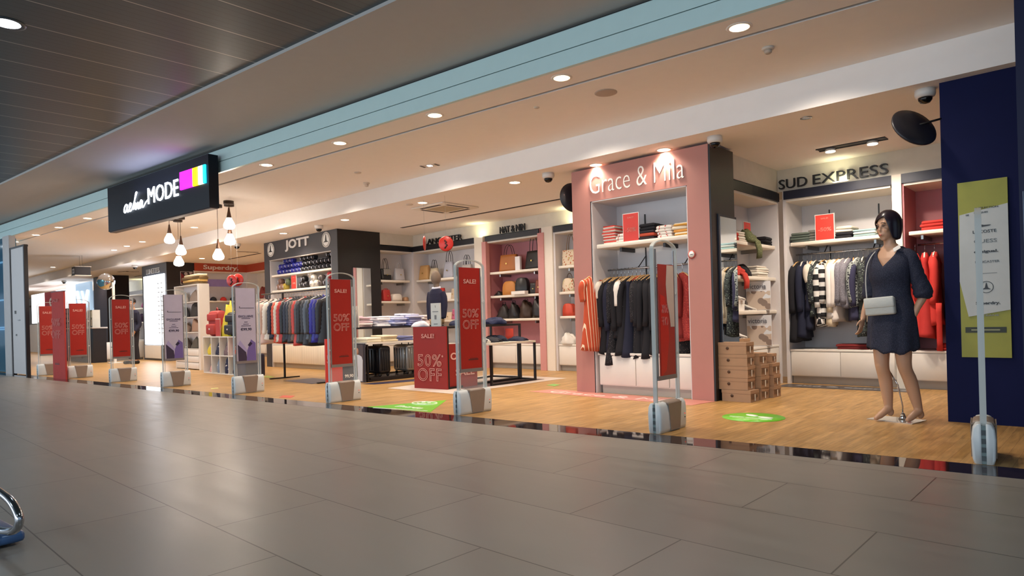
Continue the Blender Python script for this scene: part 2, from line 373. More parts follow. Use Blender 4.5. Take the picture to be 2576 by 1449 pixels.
# ================================================================== CEILING FITTINGS
def downlight_mesh():
    pass
def make_downlight(z, power, lab, loc):
    t = thing('downlight', lab, 'ceiling light', (loc[0], loc[1], z), 0, 'recessed round downlights')
    MB().lathe([(.075, -.004), (.095, -.004), (.098, 0), (.098, .03), (.07, .03), (.07, 0), (.075, -.004)], 24).build('trim_ring', M('e9e3da', .4), t)
    MB().lathe([(.0001, -.006), (.055, -.0055), (.072, -.003), (.072, .012)], 24).build('lamp_face', glow('ffe6c8', 14.0, 'lamp_face'), t)
    return t
def dlamp(x, y, z, power, angle=140): lamp('SPOT', (x, y, z - .03), power * .78, WARM, size=.06, angle=angle, blend=.9, name='downlight_beam')
FZ, LZ = 3.12, 2.82
outer = [(1860, 69), (1413, 196), (1094, 290), (855, 360), (671, 415), (531, 459), (220, 549), (148, 572), (90, 591), (38, 608)]
names_o = ['nearest the navy wall, over the right end of the storefront', 'second from the right along the storefront', 'third from the right along the storefront', 'fourth from the right along the storefront',
 'fifth from the right along the storefront', 'peeking out beside the right edge of the black shop sign', 'first one left of the black shop sign', 'second one left of the black shop sign', 'third one left of the black shop sign', 'above the white folding door']
dl0 = None
def put_dl(x, y, z, lab, power, angle=140):
    global dl0
    if dl0 is None: dl0 = make_downlight(z, power, lab, (x, y))
    else: dup(dl0, (x, y, z), 0, lab, 'recessed round downlights')
    if power: dlamp(x, y, z, power, angle)
for i, (p, nm) in enumerate(zip(outer, names_o)):
    x, y = gz(p[0], p[1], FZ); put_dl(x, y, FZ, 'round recessed downlight ' + nm, 95)
for p, nm in zip([(489, 572), (358, 608), (319, 619), (287, 629), (133, 672)], ['right of the pendant bulbs, below the black sign', 'left of the pendants, rightmost of three in a short row', 'left of the pendants, middle of three in a short row', 'left of the pendants, leftmost of three in a short row', 'in the front ceiling just right of the folding door']):
    x, y = gz(p[0], p[1], FZ); put_dl(x, y, FZ, 'round recessed downlight ' + nm, 150)
lows = [((1670, 377), 'over the last letters of the pink sign', 120), ((1499, 415), 'over the first letters of the pink sign', 120), ((1295, 459), 'in the lower ceiling left of the pink column', 140), ((1063, 510), 'in the lower ceiling beside the air cassette', 140),
        ((868, 553), 'above the right corner of the black column', 130), ((713, 587), 'above the left emblem of the black column', 130), ((508, 650), 'between the pendants and the red wall band', 130), ((222, 693), 'under the small hanging checkout sign', 130)]
for p, nm, pw in lows:
    x, y = gz(p[0], p[1], LZ); put_dl(x, y, LZ, 'round recessed downlight ' + nm, pw)
# beams whose fittings the photo does not show one by one but which light the deeper shop
def hidden_beam(x, y, z, p): dlamp(x, y, z, p, 150)
for x in (-2.0, -4.4, -7.0, -9.5, -12.0, -15.0, -18.0, -21.5, -25.0, -30, -35, -40): hidden_beam(x, 5.85, FZ, 90)
for x in (-5.8, -7.2, -8.8, -10.4, -13.5, -16.2, -18.4, -24.0, -29, -34, -40): hidden_beam(x, 8.15, LZ, 85)

# twin adjustable spots over the right bay
def twin(px, lab):
    pass
t = thing('twin_spotlight', 'black recessed tray with two bright adjustable spots over the right bay', 'ceiling light', (-2.26, 8.12, LZ))
MB().box((-.36, -.07, -.004), (.36, .07, .0)).box((-.36, -.07, -.012), (.36, -.055, 0)).box((-.36, .055, -.012), (.36, .07, 0)).build('tray', M('2a211c', .5), t)
for sx in (-.22, .22):
    h = MB().lathe([(.05, -.01), (.06, -.03), (.06, -.035), (.045, -.045)], 16).build('spot_head', M('d8d0c6', .4), t, (sx, 0, 0))
    MB().lathe([(.0001, -.05), (.052, -.048), (.052, -.04), (.0001, -.04)], 16).build('lamp_face', glow('ffe6c8', 16.0, 'lamp_face'), h)
    lamp('SPOT', (-2.26 + sx, 8.12, LZ - .06), 130, WARM, size=.05, angle=140, blend=.9, name='spot_beam', rot=(math.radians(12), 0, 0))
# slot in the ceiling
def slot(p0, p1, lab):
    a = gz(*p0, LZ); b = gz(*p1, LZ); v = Vector((b[0] - a[0], b[1] - a[1])); L = v.length; ang = math.atan2(v.y, v.x)
    t = thing('air_slot', lab, 'vent', (a[0], a[1], LZ), ang, 'dark linear ceiling slots')
    MB().box((0, -.035, -.004), (L, .035, 0)).build('frame', M('3a2b22', .6), t)
    MB().box((0.01, -.02, -.006), (L - .01, .02, -.004)).box((L * .5 - .03, -.03, -.007), (L * .5 + .03, .03, -.004)).build('louvre', M('14100e', .6), t)
slot((1010, 573), (1425, 498), 'long dark ceiling slot between the air cassette and the bag shelves')
slot((575, 652), (655, 637), 'dark ceiling slot left of the black column, close to it')
slot((595, 633), (650, 634.5), 'short dark ceiling slot above the red wall band')
slot((297, 684), (322, 682), 'tiny dark ceiling slot, furthest left of the far slots')
slot((318, 683), (350, 683.5), 'small dark ceiling slot left of the glowing eyewear panel')
slot((338, 696), (357, 693), 'short slanting dark slot touching the eyewear column')
# air cassette
ct = Vector(((-8.45 - 8.05) / 2, 7.3, LZ))
t = thing('air_cassette', 'square air conditioning cassette set in the lower ceiling', 'air conditioner', ct)
MB().bev((-.4, -.4, -.025), (.4, .4, 0), .02).build('panel', M('e6ddcf', .5), t)
MB().box((-.22, -.22, -.03), (.22, .22, -.024)).build('grille', M('b9a888', .7), t)
for a in range(4):
    MB().box((-.24, -.34, -.028), (.24, -.29, -.024)).build('air_outlet', M('2c2420', .7), t, rot=(0, 0, a * PI / 2))
# dome cameras
def dome(p, Z, lab, s=1.0, first=[None]):
    x, y = gz(*p, Z)
    if first[0] is None:
        t = thing('dome_camera', lab, 'security camera', (x, y, Z), 0, 'small dome cameras'); first[0] = t
        MB().lathe([(.062, 0), (.065, -.03), (.058, -.05), (.045, -.055)], 20).build('housing', M('dcd8d2', .4), t)
        MB().lathe([(.045, -.052), (.042, -.072), (.028, -.09), (.0001, -.097)], 20).build('dome', M('0e0d10', .1), t)
    else: t = dup(first[0], (x, y, Z), 0, lab, 'small dome cameras')
    return t
dome((2327, 226), LZ, 'white dome security camera next to the navy wall').scale = (1.25,) * 3
dome((1798, 344), LZ, 'white dome security camera above the corner of the pink column')
dome((1379, 436), LZ, 'white dome security camera left of the pink column')
dome((802, 567), LZ, 'small dark dome camera above the black column'); dome((596, 613), LZ, 'small dark dome camera right of the pendant bulbs')
dome((339, 667), LZ, 'tiny dome camera left of the eyewear column'); dome((161, 706), LZ, 'tiny dome camera in the far bright ceiling')
# detectors, speaker
def disc(p, Z, r, lab, cat, nm, hgt=.02, col='cfc4b6'):
    x, y = gz(*p, Z); t = thing(nm, lab, cat, (x, y, Z))
    MB().lathe([(r, 0), (r, -hgt * .5), (r * .85, -hgt)], 24).build('plate', M(col, .6), t)
    return t
disc((1524, 233), FZ, .11, 'flat round loudspeaker grille in the front ceiling', 'loudspeaker', 'ceiling_speaker', .008, 'b3a291')
t = disc((1932, 120), FZ, .05, 'smoke detector in the front ceiling, furthest right', 'smoke detector', 'smoke_detector', .02); MB().lathe([(.03, -.02), (.03, -.04), (.02, -.05)], 16).build('sensor', M('b8aa9a', .6), t)
t = disc((922, 460), FZ, .05, 'smoke detector left of the middle of the ceiling, lower one of two', 'smoke detector', 'smoke_detector', .02); MB().lathe([(.03, -.02), (.03, -.05), (.02, -.06)], 16).build('sensor', M('cdbfae', .6), t)
disc((900, 434), FZ, .05, 'thin round detector plate, upper one of two in the front ceiling', 'smoke detector', 'smoke_detector', .012)
disc((1030, 514), LZ, .06, 'thin detector plate in the lower ceiling left of the air cassette', 'smoke detector', 'smoke_detector', .012)
disc((1350, 270), FZ, .03, 'tiny sprinkler plate right behind the shutter groove', 'sprinkler', 'sprinkler', .01)
x, y = gz(1081, 416, FZ); t = thing('projector_spot', 'small recessed square fitting with a cold white lamp in the front ceiling', 'ceiling light', (x, y, FZ), .3)
MB().box((-.13, -.06, -.006), (.13, .06, 0)).build('plate', M('cbbba9', .5), t); MB().box((-.03, -.03, -.01), (.03, .03, -.006)).build('lamp_face', glow('e8ecff', 8), t)
MB().box((-.13, -.06, -.008), (-.1, .06, -.005)).box((.1, -.06, -.008), (.13, .06, -.005)).build('clip', M('4c3c30', .6), t)
x, y = gz(2028, 296, LZ); t = thing('small_spotlight', 'small clear recessed lamp in the ceiling of the right bay', 'ceiling light', (x, y, LZ))
MB().lathe([(.05, 0), (.055, -.006), (.03, -.006)], 20).build('trim_ring', CHROME, t); MB().lathe([(.0001, -.004), (.026, -.004), (.026, 0)], 16).build('lamp_face', glow('fff0dc', 10), t)
# big round concourse lamp
t = thing('concourse_lamp', 'large cold white round lamp in the dark slatted ceiling', 'ceiling light', (-6.72, 1.2, 3.5))
MB().lathe([(.085, 0), (.12, -.008), (.135, -.004), (.135, 0)], 32).build('trim_ring', M('5a6670', .3, .8), t)
MB().lathe([(.0001, -.004), (.095, -.004), (.1, 0)], 32).build('lamp_face', glow('dfeaff', 9), t)

# pendant bulbs
pend = [((425, 548), 598, 'leftmost glowing pendant bulb under the black sign'), ((453, 545), 627, 'second pendant bulb from the left, just above the lowest one'), ((546, 515), 638, 'low pendant bulb left of the stacked right pair'),
        ((575, 506), 560, 'upper bulb of the right pendant pair'), ((576, 512), 600, 'lower bulb of the right pendant pair'), ((447, 552), 655, 'lowest pendant bulb, hanging over the eyewear column')]
p0 = None
for c, by, lab in pend:
    X, Y = gz(*c, FZ); r = ray(c[0] + (FZ and 2), by); tt = math.hypot(X, Y) / math.hypot(r[0], r[1]); zb = CAM_H + r[2] * tt
    t = thing('pendant_lamp', lab, 'pendant lamp', (X, Y, zb), 0, 'glowing pendant bulbs')
    MB().lathe([(.085, FZ - zb), (.085, FZ - zb - .05), (.01, FZ - zb - .052)], 16).build('canopy', M('3a2c22', .5), t)
    MB().tube([(0, 0, .16), (0, 0, FZ - zb - .05)], .004, 6).build('cord', M('3a2c22', .6), t)
    MB().lathe([(.012, .26), (.02, .2), (.035, .12), (.042, .08)], 16).build('socket', M('5c4030', .4, .4), t)
    MB().lathe([(.04, .085), (.055, .05), (.085, -.01), (.098, -.05), (.09, -.09), (.06, -.11), (.0001, -.12)], 20).build('bulb', glow('fff4e4', 6), t)
    lamp('POINT', (X, Y, zb - .16), 12, WARM, size=.06, name='pendant_light')

# ================================================================== LIT SHOP SIGN
sx0, sx1 = af(277, 477, -.12)[0], af(531, 393, -.12)[0]
ang = math.atan(FB); so = -.16
sxm = (sx0 + sx1) / 2; SW = (sx1 - sx0) / math.cos(ang)
t = thing('shop_sign', 'long black illuminated shop sign with white lettering and colour bar', 'sign', (sxm, fl(sxm, so), 2.6), ang)
MB().box((-SW / 2, 0, 0), (SW / 2, .14, .74)).build('sign_box', M('0d131e', .5, spec=.2), t)
MB().box((-SW / 2, .02, -.012), (SW / 2, .12, 0)).build('bottom_trim', M('5a4a44', .5), t)
MB().box((-SW * .3, .14, .55), (SW * .3, .22, .62)).build('bracket', STEEL, t)
LIT = glow('e8f2ff', 3.2)
def sc_(px): return (af(px, 480, so)[0] - sxm) / math.cos(ang)
text('MODE', LIT, ((sc_(373) + sc_(450)) / 2, -.008, .40), sc_(450) - sc_(373), .25, depth=.012, bold=.0, parent=t)
# handwritten word as lit tube strokes
def script(parent, x0, x1, zc, H, r):
    pts = {'a': [(.9, .35), (.6, .5), (.2, .35), (.1, .1), (.35, 0), (.7, .15), (.9, .45), (.85, .1), (1.1, 0), (1.3, .12)],
           'e': [(1.3, .12), (1.7, .3), (1.8, .45), (1.55, .5), (1.4, .25), (1.5, .02), (1.9, .05), (2.2, .2)],
           'l': [(2.2, .2), (2.9, .85), (3.1, 1.05), (2.85, 1.0), (2.6, .5), (2.45, .05), (2.7, .3), (2.95, .42), (3.0, .2), (3.0, .02), (3.2, .15)],
           'i': [(3.2, .15), (3.5, .42), (3.5, .1), (3.7, .02), (3.95, .2)],
           'a2': [(4.5, .4), (4.2, .5), (3.9, .3), (3.95, .05), (4.25, .1), (4.5, .42), (4.5, .1), (4.8, .05), (5.4, .3), (6.0, .42)]}
    mb = MB()
    for k, q in pts.items():
        P = [Vector((x, 0, z)) for x, z in q]; S = []
        for i in range(len(P) - 1):
            a, b, c, d_ = P[max(i - 1, 0)], P[i], P[i + 1], P[min(i + 2, len(P) - 1)]
            for u in (0, .25, .5, .75):
                S.append(.5 * ((2 * b) + (c - a) * u + (2 * a - 5 * b + 4 * c - d_) * u * u + (3 * b - a - 3 * c + d_) * u ** 3))
        S.append(P[-1])
        mb.tube([(x0 + (p.x + .25 * p.z) / 6.1 * (x1 - x0), -.014, zc + (p.z) * H) for p in S], r, 6)
    mb.build('script_lettering', LIT, parent)
script(t, sc_(312), sc_(376), .24, .26, .010)
cb = [(456, 488, 'e516e8', 3.2), (488, 499, 'ff9a00', 3.2), (499, 503, '9be02a', 3.2), (503, 514, 'f6ffd8', 4.5), (514, 520, '17c8ff', 3.2)]
for a, b, c, s_ in cb:
    MB().box((sc_(a), -.02, .345), (sc_(b) + .002, 0, .60)).build('colour_bar', glow(c, s_), t)
lamp('AREA', (sxm + .1, fl(sxm, so) - .12, 3.05), 3.5, (.55, .6, 1.0), size=1.6, sy=.1, rot=(math.radians(180), 0, ang), name='sign_uplight')
# ================================================================== SHOP FURNITURE
CREAM = M('e9dfd0', .5, var=.03); INW = M('dcd8d8', .6, var=.02); HEADB = M('16151c', .4); ROSE = M('b9787c', .6, var=.04); ROSEP = M('b98075', .55, var=.03)
# A wall bay: local x along the wall, local y into the wall, opening plane at y=0
def bay(name, lab, loc, rz, W, D, H, shelves, back=INW, side=INW, hz=None, hcol=HEADB, cab=(.47, 2), rods=(), edge=CREAM, cabin=.04, thick=.045, cat='shelf unit', sides=(1, 1), hh=.11, bays=True, shw=.03, top=True):
    t = thing(name, lab, cat, loc, rz)
    BX('back_panel', (0, D - .02, 0), (W, D, H), back, t)
    if sides[0]: BX('side_panel', (-.02, 0, 0), (.02, D - .02, H), side, t)
    if sides[1]: BX('side_panel', (W - .02, 0, 0), (W + .02, D - .02, H), side, t)
    if hz: BX('header_band', (0, -.025, hz), (W, .03, hz + hh), hcol, t); BX('header_panel', (.02, .0, hz - .03), (W - .02, D - .02, hz), edge, t)
    for z in shelves:
        s_ = BX('shelf', (.02 + shw, .04, z - thick), (W - .02 - shw, D - .02, z), CREAM, t, .006)
        br = MB()
        for u in (.18, .82): BX('bracket', (W * u - .012, .12, z - thick - .05), (W * u + .012, D - .03, z - thick - .002), STEEL, s_)
    for u, z0, z1 in rods:
        BX('support_post', (u - .006, D - .035, z0), (u + .006, D - .02, z1), M('3a3836', .5), t)
    if cab:
        zt, n = cab
        c = BX('cabinet', (.02, cabin, .1), (W - .02, D - .02, zt - .03), CAB, t)
        BX('cabinet_top', (.015, cabin - .02, zt - .03), (W - .015, D - .02, zt), CAB, t, .005)
        BX('plinth', (.03, cabin + .04, 0.0), (W - .03, D - .05, .1), M('a39c92', .5), t)
        for k in range(n):
            a = .025 + (W - .05) * k / n; b = .025 + (W - .05) * (k + 1) / n
            BX('door', (a + .003, cabin - .018, .11), (b - .003, cabin, zt - .035), CAB, c, .003)
    return t
def rail(parent, x0, x1, y, z, col=CHROME, r=.012, posts=()):
    mb = MB().tube([(x0, y, z), (x1, y, z)], r, 10); o = mb.build('clothes_rail', col, parent)
    for p in posts: MB().tube([(p, y, z), (p, y + .05, z + .02), (p, y + .22, z + .16)], .007, 6).build('rail_bracket', M('3c3a3a', .4, .6), o)
    return o

# --- pink column with recessed bay
PCX0, PCX1, PCY, PCD = -5.16, -3.28, 6.72, .58
t = thing('display_column', 'pink painted column with a recessed bay and thin white lettering', 'display unit', (PCX0, PCY, 0)); PC = t
W_ = PCX1 - PCX0; o0, o1, oz = .29, 1.60, 2.38
sur = MB().box((0, 0, 0), (o0, PCD, 2.79)).box((o1, 0, 0), (W_ - .02, PCD, 2.79)).box((o0, 0, oz), (o1, PCD, 2.79)); sur.build('surround', ROSEP, t)
BX('side_cladding', (W_ - .02, 0.004, 0), (W_, PCD, 2.79), M('1d191b', .4), t)
BX('back_panel', (o0, PCD - .03, 0), (o1, PCD, oz), INW, t)
BX('liner', (o0, .006, 0), (o0 + .012, PCD - .03, oz), INW, t); BX('liner', (o1 - .012, .006, 0), (o1, PCD - .03, oz), INW, t); BX('liner', (o0, .006, oz - .012), (o1, PCD - .03, oz), INW, t)
BX('edge_strip', (o0 - .006, -.003, 0), (o0 + .001, .01, oz), M('1a1718', .4), t)
s_ = BX('shelf', (o0 + .05, .03, 1.79), (o1 - .02, .45, 1.84), CREAM, t, .006)
for u in (.6, 1.2): BX('bracket', (u, .15, 1.74), (u + .03, .45, 1.788), M('2b2b30', .4), s_)
for u in (.72, 1.36): BX('support_post', (u, PCD - .045, 1.2), (u + .012, PCD - .03, 2.22), M('3a3836', .5), t)
rail(t, o0 + .04, o1 - .06, .28, 1.53, posts=(.75, 1.38))
c = BX('cabinet', (o0 + .04, .05, .1), (o1 - .013, PCD - .05, .47), CAB, t)
BX('cabinet_top', (o0 + .02, .03, .47), (o1 - .013, PCD - .05, .5), CAB, t, .004)
BX('plinth', (o0 + .06, .07, 0), (o1 - .02, PCD - .05, .1), M('b3aba0', .5), t)
for a, b in ((.335, .855), (.86, 1.30), (1.305, 1.583)): BX('door', (a, .034, .112), (b - .004, .05, .462), CAB, c, .003)
text('Grace & Mila', M('fff6ee', .4), (.93, -.006, 2.585), 1.29, .235, parent=t, depth=.006, bold=-.012)
t = thing('wall_mirror', 'tall narrow mirror on the dark side of the pink column', 'mirror', (PCX1, 7.085, 1.3), 0)
BX('frame', (0.0, -.225, -.74), (.015, .225, .74), M('1a2233', .4), t); BX('mirror_glass', (.015, -.19, -.715), (.018, .215, .715), M('e8eef0', .02, 1.0, var=.01), t)
t = thing('round_badge', 'small round red and white badge on the pink column', 'badge', (*[v for v in (ay(1739, 640, 6.7)[0],)], 6.712, ay(1739, 640, 6.7)[1]))
MB().lathe([(.0001, 0), (.045, 0), (.045, .006), (.0001, .006)], 24, mat=Matrix.Rotation(PI / 2, 4, 'X')).build('badge_ring', M('c0504a', .4), t)
MB().lathe([(.0001, .006), (.034, .006), (.034, .009), (.0001, .009)], 24, mat=Matrix.Rotation(PI / 2, 4, 'X')).build('badge_face', WHITE, t)
MB().box((-.015, -.0105, -.004), (.015, -.009, .004)).build('badge_print', M('777777', .5), t)

# --- right hand shop-in-shop
bay('shelf_unit', 'white side bay between the pink column and the corner, with shoe boxes', (-3.38, 7.32, 0), PI / 2, 1.53, .42, 2.5, (1.82, 1.40, .97), hz=2.40, cab=(.51, 2), rods=((.35, 1.9, 2.25), (1.0, .97, 2.1)), shw=.0, sides=(1, 1))
t = bay('shelf_unit', 'wide white bay with a long rail of dark clothes behind the mannequin', (-3.30, 8.87, 0), 0, 1.27, .6, 2.53, (1.85,), hz=2.42, hcol=M('171a30', .4), cab=(.45, 2), rods=((.38, 1.2, 2.3), (.98, 1.2, 2.3)), sides=(1, 0)); SUD = t
rail(t, .05, 1.24, .24, 1.70, posts=(.4, .98))
t = bay('shelf_unit', 'rose backed bay with red clothes beside the navy wall', (-1.93, 8.87, 0), 0, .95, .6, 2.53, (1.85,), back=ROSE, side=ROSE, hz=2.42, hcol=M('171a30', .4), cab=(.45, 2), sides=(1, 1)); SUDR = t
rail(t, .1, .9, .24, 1.70)
tag(BX('wall_pillar', (-2.03, 8.84, 0), (-1.93, 9.5, 2.53), CREAM), 'cream pillar between the two right bays', kind='structure')
t = thing('wall_lettering', 'dark raised SUD EXPRESS letters above the right bay', 'lettering', (-2.70, 8.84, 2.62))
text('SUD', M('14141a', .4), (-.47, 0, 0), .36, .125, bold=.0, depth=.03, parent=t, name='word'); text('EXPRESS', M('14141a', .4), (.21, 0, 0), .86, .125, bold=.0, depth=.03, parent=t, name='word')

# --- handbag wall
bay('shelf_unit', 'white side bay of handbags just right of the black column mirror', (-11.46, 8.27, 0), PI / 2, .88, .4, 2.55, (1.84, 1.39), hz=2.46, cab=(.47, 1), hh=.1)
bay('shelf_unit', 'wide white bay of handbags behind the faceless boy mannequin', (-11.44, 9.15, 0), 0, 1.97, .45, 2.56, (1.84, 1.39, .96), hz=2.46, cab=(.47, 3), rods=((.62, 1.84, 2.25), (1.25, 1.84, 2.25)), hh=.1)
bay('shelf_unit', 'rose backed bay of handbags under the black NAT and NIN letters', (-9.17, 9.15, 0), 0, 1.38, .45, 2.56, (1.86, 1.40, .95), back=ROSE, side=ROSE, hz=2.46, cab=(.47, 2), hh=.1)
bay('shelf_unit', 'narrow white bay of floral bags left of the pink column', (-7.45, 9.15, 0), 0, 1.25, .45, 2.56, (1.86, 1.40, .97), hz=2.46, cab=(.47, 2), rods=((.35, .97, 1.8),), hh=.1)
tag(BX('wall_pillar', (-9.47, 9.12, 0), (-9.23, 9.6, 2.575), CREAM), 'cream pillar left of the rose bay', kind='structure')
tag(BX('wall_pillar', (-7.72, 9.12, 0), (-7.47, 9.6, 2.575), CREAM), 'cream pillar right of the rose bay', kind='structure')
tag(BX('wall_trim', (-9.24, 9.10, 0), (-9.13, 9.2, 2.46), stripes('d39a96', 'c98b88', 40, 2)), 'dotted rose strip left of the rose bay', kind='structure')
tag(BX('wall_trim', (-7.80, 9.10, 0), (-7.66, 9.2, 2.48), stripes('d39a96', 'c98b88', 40, 2)), 'dotted rose strip right of the rose bay', kind='structure')
o = text('LANCASTER', M('17151a', .4), (-10.39, 9.11, 2.625), 1.17, .115, bold=0, depth=.03, name='wall_lettering'); tag(o, 'dark raised LANCASTER letters above the handbag bay', 'lettering')
o = text('NAT & NIN', M('17151a', .4), (-8.42, 9.11, 2.635), .64, .125, bold=0, depth=.03, name='wall_lettering'); tag(o, 'dark raised NAT & NIN letters above the rose bay', 'lettering')
for x in (-9.25, -7.0): lamp('AREA', (x, 9.0, 2.6), 1.2, (1, .95, .55), size=.25, rot=(math.radians(160), 0, 0), name='wall_washer')
lamp('AREA', (-2.6, 8.78, 2.58), 1.2, (1, .95, .6), size=.25, rot=(math.radians(160), 0, 0), name='wall_washer')

# --- black column with recessed bay
JX0, JX1, JY, JD = -14.45, -11.42, 7.25, .6
t = thing('display_column', 'charcoal column with a recessed bay and white JOTT letters', 'display unit', (JX0, JY, 0)); W_ = JX1 - JX0
a0, a1, az = .25, 2.80, 2.41
CH2 = M('37363b', .5, var=.04)
MB().box((0, 0, 0), (a0, JD, LZ)).box((a1, 0, 0), (W_, JD, LZ)).box((a0, 0, az), (a1, JD, LZ)).build('surround', CH2, t)
BX('side_cladding', (W_ - .5, JD, 0), (W_ + .004, 1.02, LZ), M('1b1819', .4), t); BX('side_cladding', (W_, .004, 0), (W_ + .006, JD, LZ), M('1b1819', .4), t)
BX('back_panel', (a0, JD - .03, 0), (a1, JD, az), INW, t); BX('liner', (a0, .006, 0), (a0 + .015, JD - .03, az), INW, t); BX('liner', (a1 - .015, .006, 0), (a1, JD - .03, az), INW, t)
BX('liner', (a0, -.004, az - .02), (a1, JD - .03, az), M('a39b94', .4), t)
for z in (2.07, 1.72): 
    BX('shelf', (a0 + .02, .03, z - .045), (a1 - .02, JD - .05, z), CREAM, t, .006)
rail(t, a0 + .1, a1 - .1, .25, 1.56)
c = BX('cabinet', (a0 + .02, .02, .1), (a1 - .02, JD - .05, .48), M('d8cdb9', .5), t); BX('plinth', (a0 + .03, .06, 0), (a1 - .03, JD - .05, .1), M('a89c88', .5), t)
for k in range(4): BX('door', (a0 + .03 + k * .625, .004, .11), (a0 + .65 + k * .625, .02, .475), stripes('ded3c0', 'd9cebb', 11, 0, .5, .5), c, .003)
text('JOTT', M('cfcac6', .4), (1.50, -.012, 2.66), 1.0, .25, parent=t, bold=.035, depth=.02)
for cx in (.33, 2.64):
    MB().lathe([(.0001, 0), (.155, 0), (.155, .012), (.0001, .012)], 32, mat=Matrix.Translation((cx, 0, 2.64)) @ Matrix.Rotation(PI / 2, 4, 'X')).build('emblem_disc', M('e6e2dc', .5), t)
    em = MB().tube([(cx + .132 * math.cos(q * PI / 16), -.014, 2.64 + .132 * math.sin(q * PI / 16)) for q in range(32)], .004, 5, closed=True)
    em.prism([(-.09, -.05), (.09, -.05), (.03, -.02), (.012, .08), (0, .11), (-.012, .08), (-.03, -.02)], 0, .004, mat=Matrix.Translation((cx, -.012, 2.64)) @ Matrix.Rotation(PI / 2, 4, 'X'))
    em.build('emblem_mark', M('1c1a1c', .5), t)
t = thing('wall_mirror', 'tall mirror on the black side of the charcoal column', 'mirror', (JX1 + .006, 7.8, 1.3))
BX('mirror_glass', (0, -.21, -.95), (.012, .21, .76), M('e8eef0', .02, 1.0, var=.01), t)
BX('frame', (0, -.225, .76), (.016, .225, .775), M('1a1818', .4), t)

# --- eyewear column
EX0, EX1, EY = -21.95, -19.97, 7.1
t = thing('display_column', 'grey column with a tall glowing eyewear panel and LUNETTES letters', 'display unit', (EX0, EY, 0)); W_ = EX1 - EX0
MB().box((0, 0, 0), (W_ - .004, .72, LZ)).build('surround', M('5b6068', .5), t)
BX('side_cladding', (W_ - .004, .004, 0), (W_, .76, LZ), M('221e22', .5), t)
BX('light_panel', (.2, -.03, .46), (W_ - .14, 0, 2.5), glow('eef4ff', 3.2), t)
BX('cabinet', (.2, -.04, .06), (W_ - .5, 0, .44), CAB, t)
BX('lower_niche', (W_ - .5, -.02, .02), (W_ - .03, 0, .44), M('241f22', .5), t)
gl = MB()
for k in range(24):
    z = .8 + (k % 12) * .13; x = (W_ - .32) if k < 12 else (W_ - .55 - .02 * (k % 3))
    gl.tube([(x, -.05, z), (x + .05, -.06, z + .008), (x + .1, -.05, z)], .012, 5)
o = gl.build('eyeglasses', M('6a6058', .4), t); o['kind'] = 'stuff'
text('LUNETTES', M('d7d9da', .4), (.93, -.01, 2.63), 1.05, .15, parent=t, depth=.015)
t = thing('framed_poster', 'dark red and grey poster on the black side of the eyewear column', 'poster', (EX1 + .002, 7.64, 2.37))
BX('board', (0, -.17, -.19), (.02, .17, .19), M('c9c4c2', .5), t); BX('picture', (.02, -.16, -.18), (.023, .16, .18), speckle('35282c', 'b9aeb0', 9, .42, h3='7a2630'), t)

# --- red banded corner
REDB = M('b0472e', .5)
t = bay('shelf_unit', 'white left wall bay under the brick red band with Superdry lettering', (-19.95, 7.86, 0), PI / 2, 1.56, .4, 2.6, (1.72, 1.35), hz=2.59, hcol=REDB, hh=.23, cab=(.47, 2), sides=(1, 1))
BX('back_screen', (.3, .36, 2.0), (1.5, .378, 2.38), M('a493d6', .5), t); BX('back_screen', (.42, .34, 1.72), (1.5, .36, 2.16), M('cfccd2', .5), t); BX('light_edge', (.36, .35, 1.72), (.40, .36, 2.12), glow('6a4cf0', 1.6), t)
text('Superdry.', M('e0d4cc', .4), (.77, -.035, 2.69), 1.05, .17, parent=t, bold=.02, depth=.012)
t = bay('shelf_unit', 'white back bay with stacked shelves left of the charcoal column', (-19.93, 9.42, 0), 0, 3.0, .4, 2.6, (1.75, 1.31, .9), hz=2.59, hcol=REDB, hh=.23, cab=(.4, 3))
BX('header_band', (3.0, -.025, 2.59), (5.0, .03, 2.82), REDB, t)

# --- far left bays
struct('trim_7', MB().box((-27.25, 7.2, 0), (-25.75, 7.9, LZ)), M('262026', .4), 'plain black column at the far left')
bay('shelf_unit', 'far bay with pink folded towels left of the eyewear column', (-29.5, 9.05, 0), 0, 7.4, .5, 2.4, (1.75, 1.2), hz=2.3, hh=.13, cab=(.5, 5))
struct('wall_upper_left', MB().box((-50, 9.05, 2.43), (-22.0, 9.75, 2.83)), WALLG, 'pale upper wall at the far left')
lamp('AREA', (-27.6, 8.95, 2.45), 4, (1, .95, .5), size=.6, rot=(math.radians(160), 0, 0), name='wall_washer')
t = thing('light_wall', 'big glowing white cosmetics wall at the far left', 'light panel', (-37.2, 7.3, 0))
BX('light_panel', (0, 0, 1.3), (6.0, .08, 2.62), glow('fbfbff', 2.2), t); BX('base_cabinet', (0, -.1, 0), (6.0, .08, 1.25), M('d4cec6', .5), t)
t = thing('light_wall', 'tall glowing white panel left of the blue branch picture', 'light panel', (-31.15, 7.28, 0)); BX('light_panel', (0, 0, .9), (1.3, .08, 2.78), glow('f4fbff', 3.2), t); BX('base_cabinet', (0, -.05, 0), (1.3, .1, .88), WHITE, t)
t = thing('tree_panel', 'pale blue panel showing a branching white tree shape', 'panel', (-29.75, 7.25, 0)); BX('board', (0, 0, .0), (1.9, .08, 2.72), glow('a9c6e0', .7), t)
tr = MB().tube([(.9, -.02, .9), (.95, -.02, 1.5), (.55, -.02, 2.0), (.3, -.02, 2.42)], .06, 6).tube([(.95, -.02, 1.5), (1.35, -.02, 1.9), (1.7, -.02, 2.4)], .06, 6).tube([(1.15, -.02, 1.7), (1.1, -.02, 2.1), (.9, -.02, 2.4)], .04, 6)
tr.build('branch', glow('f2f8ff', 1.5), t)
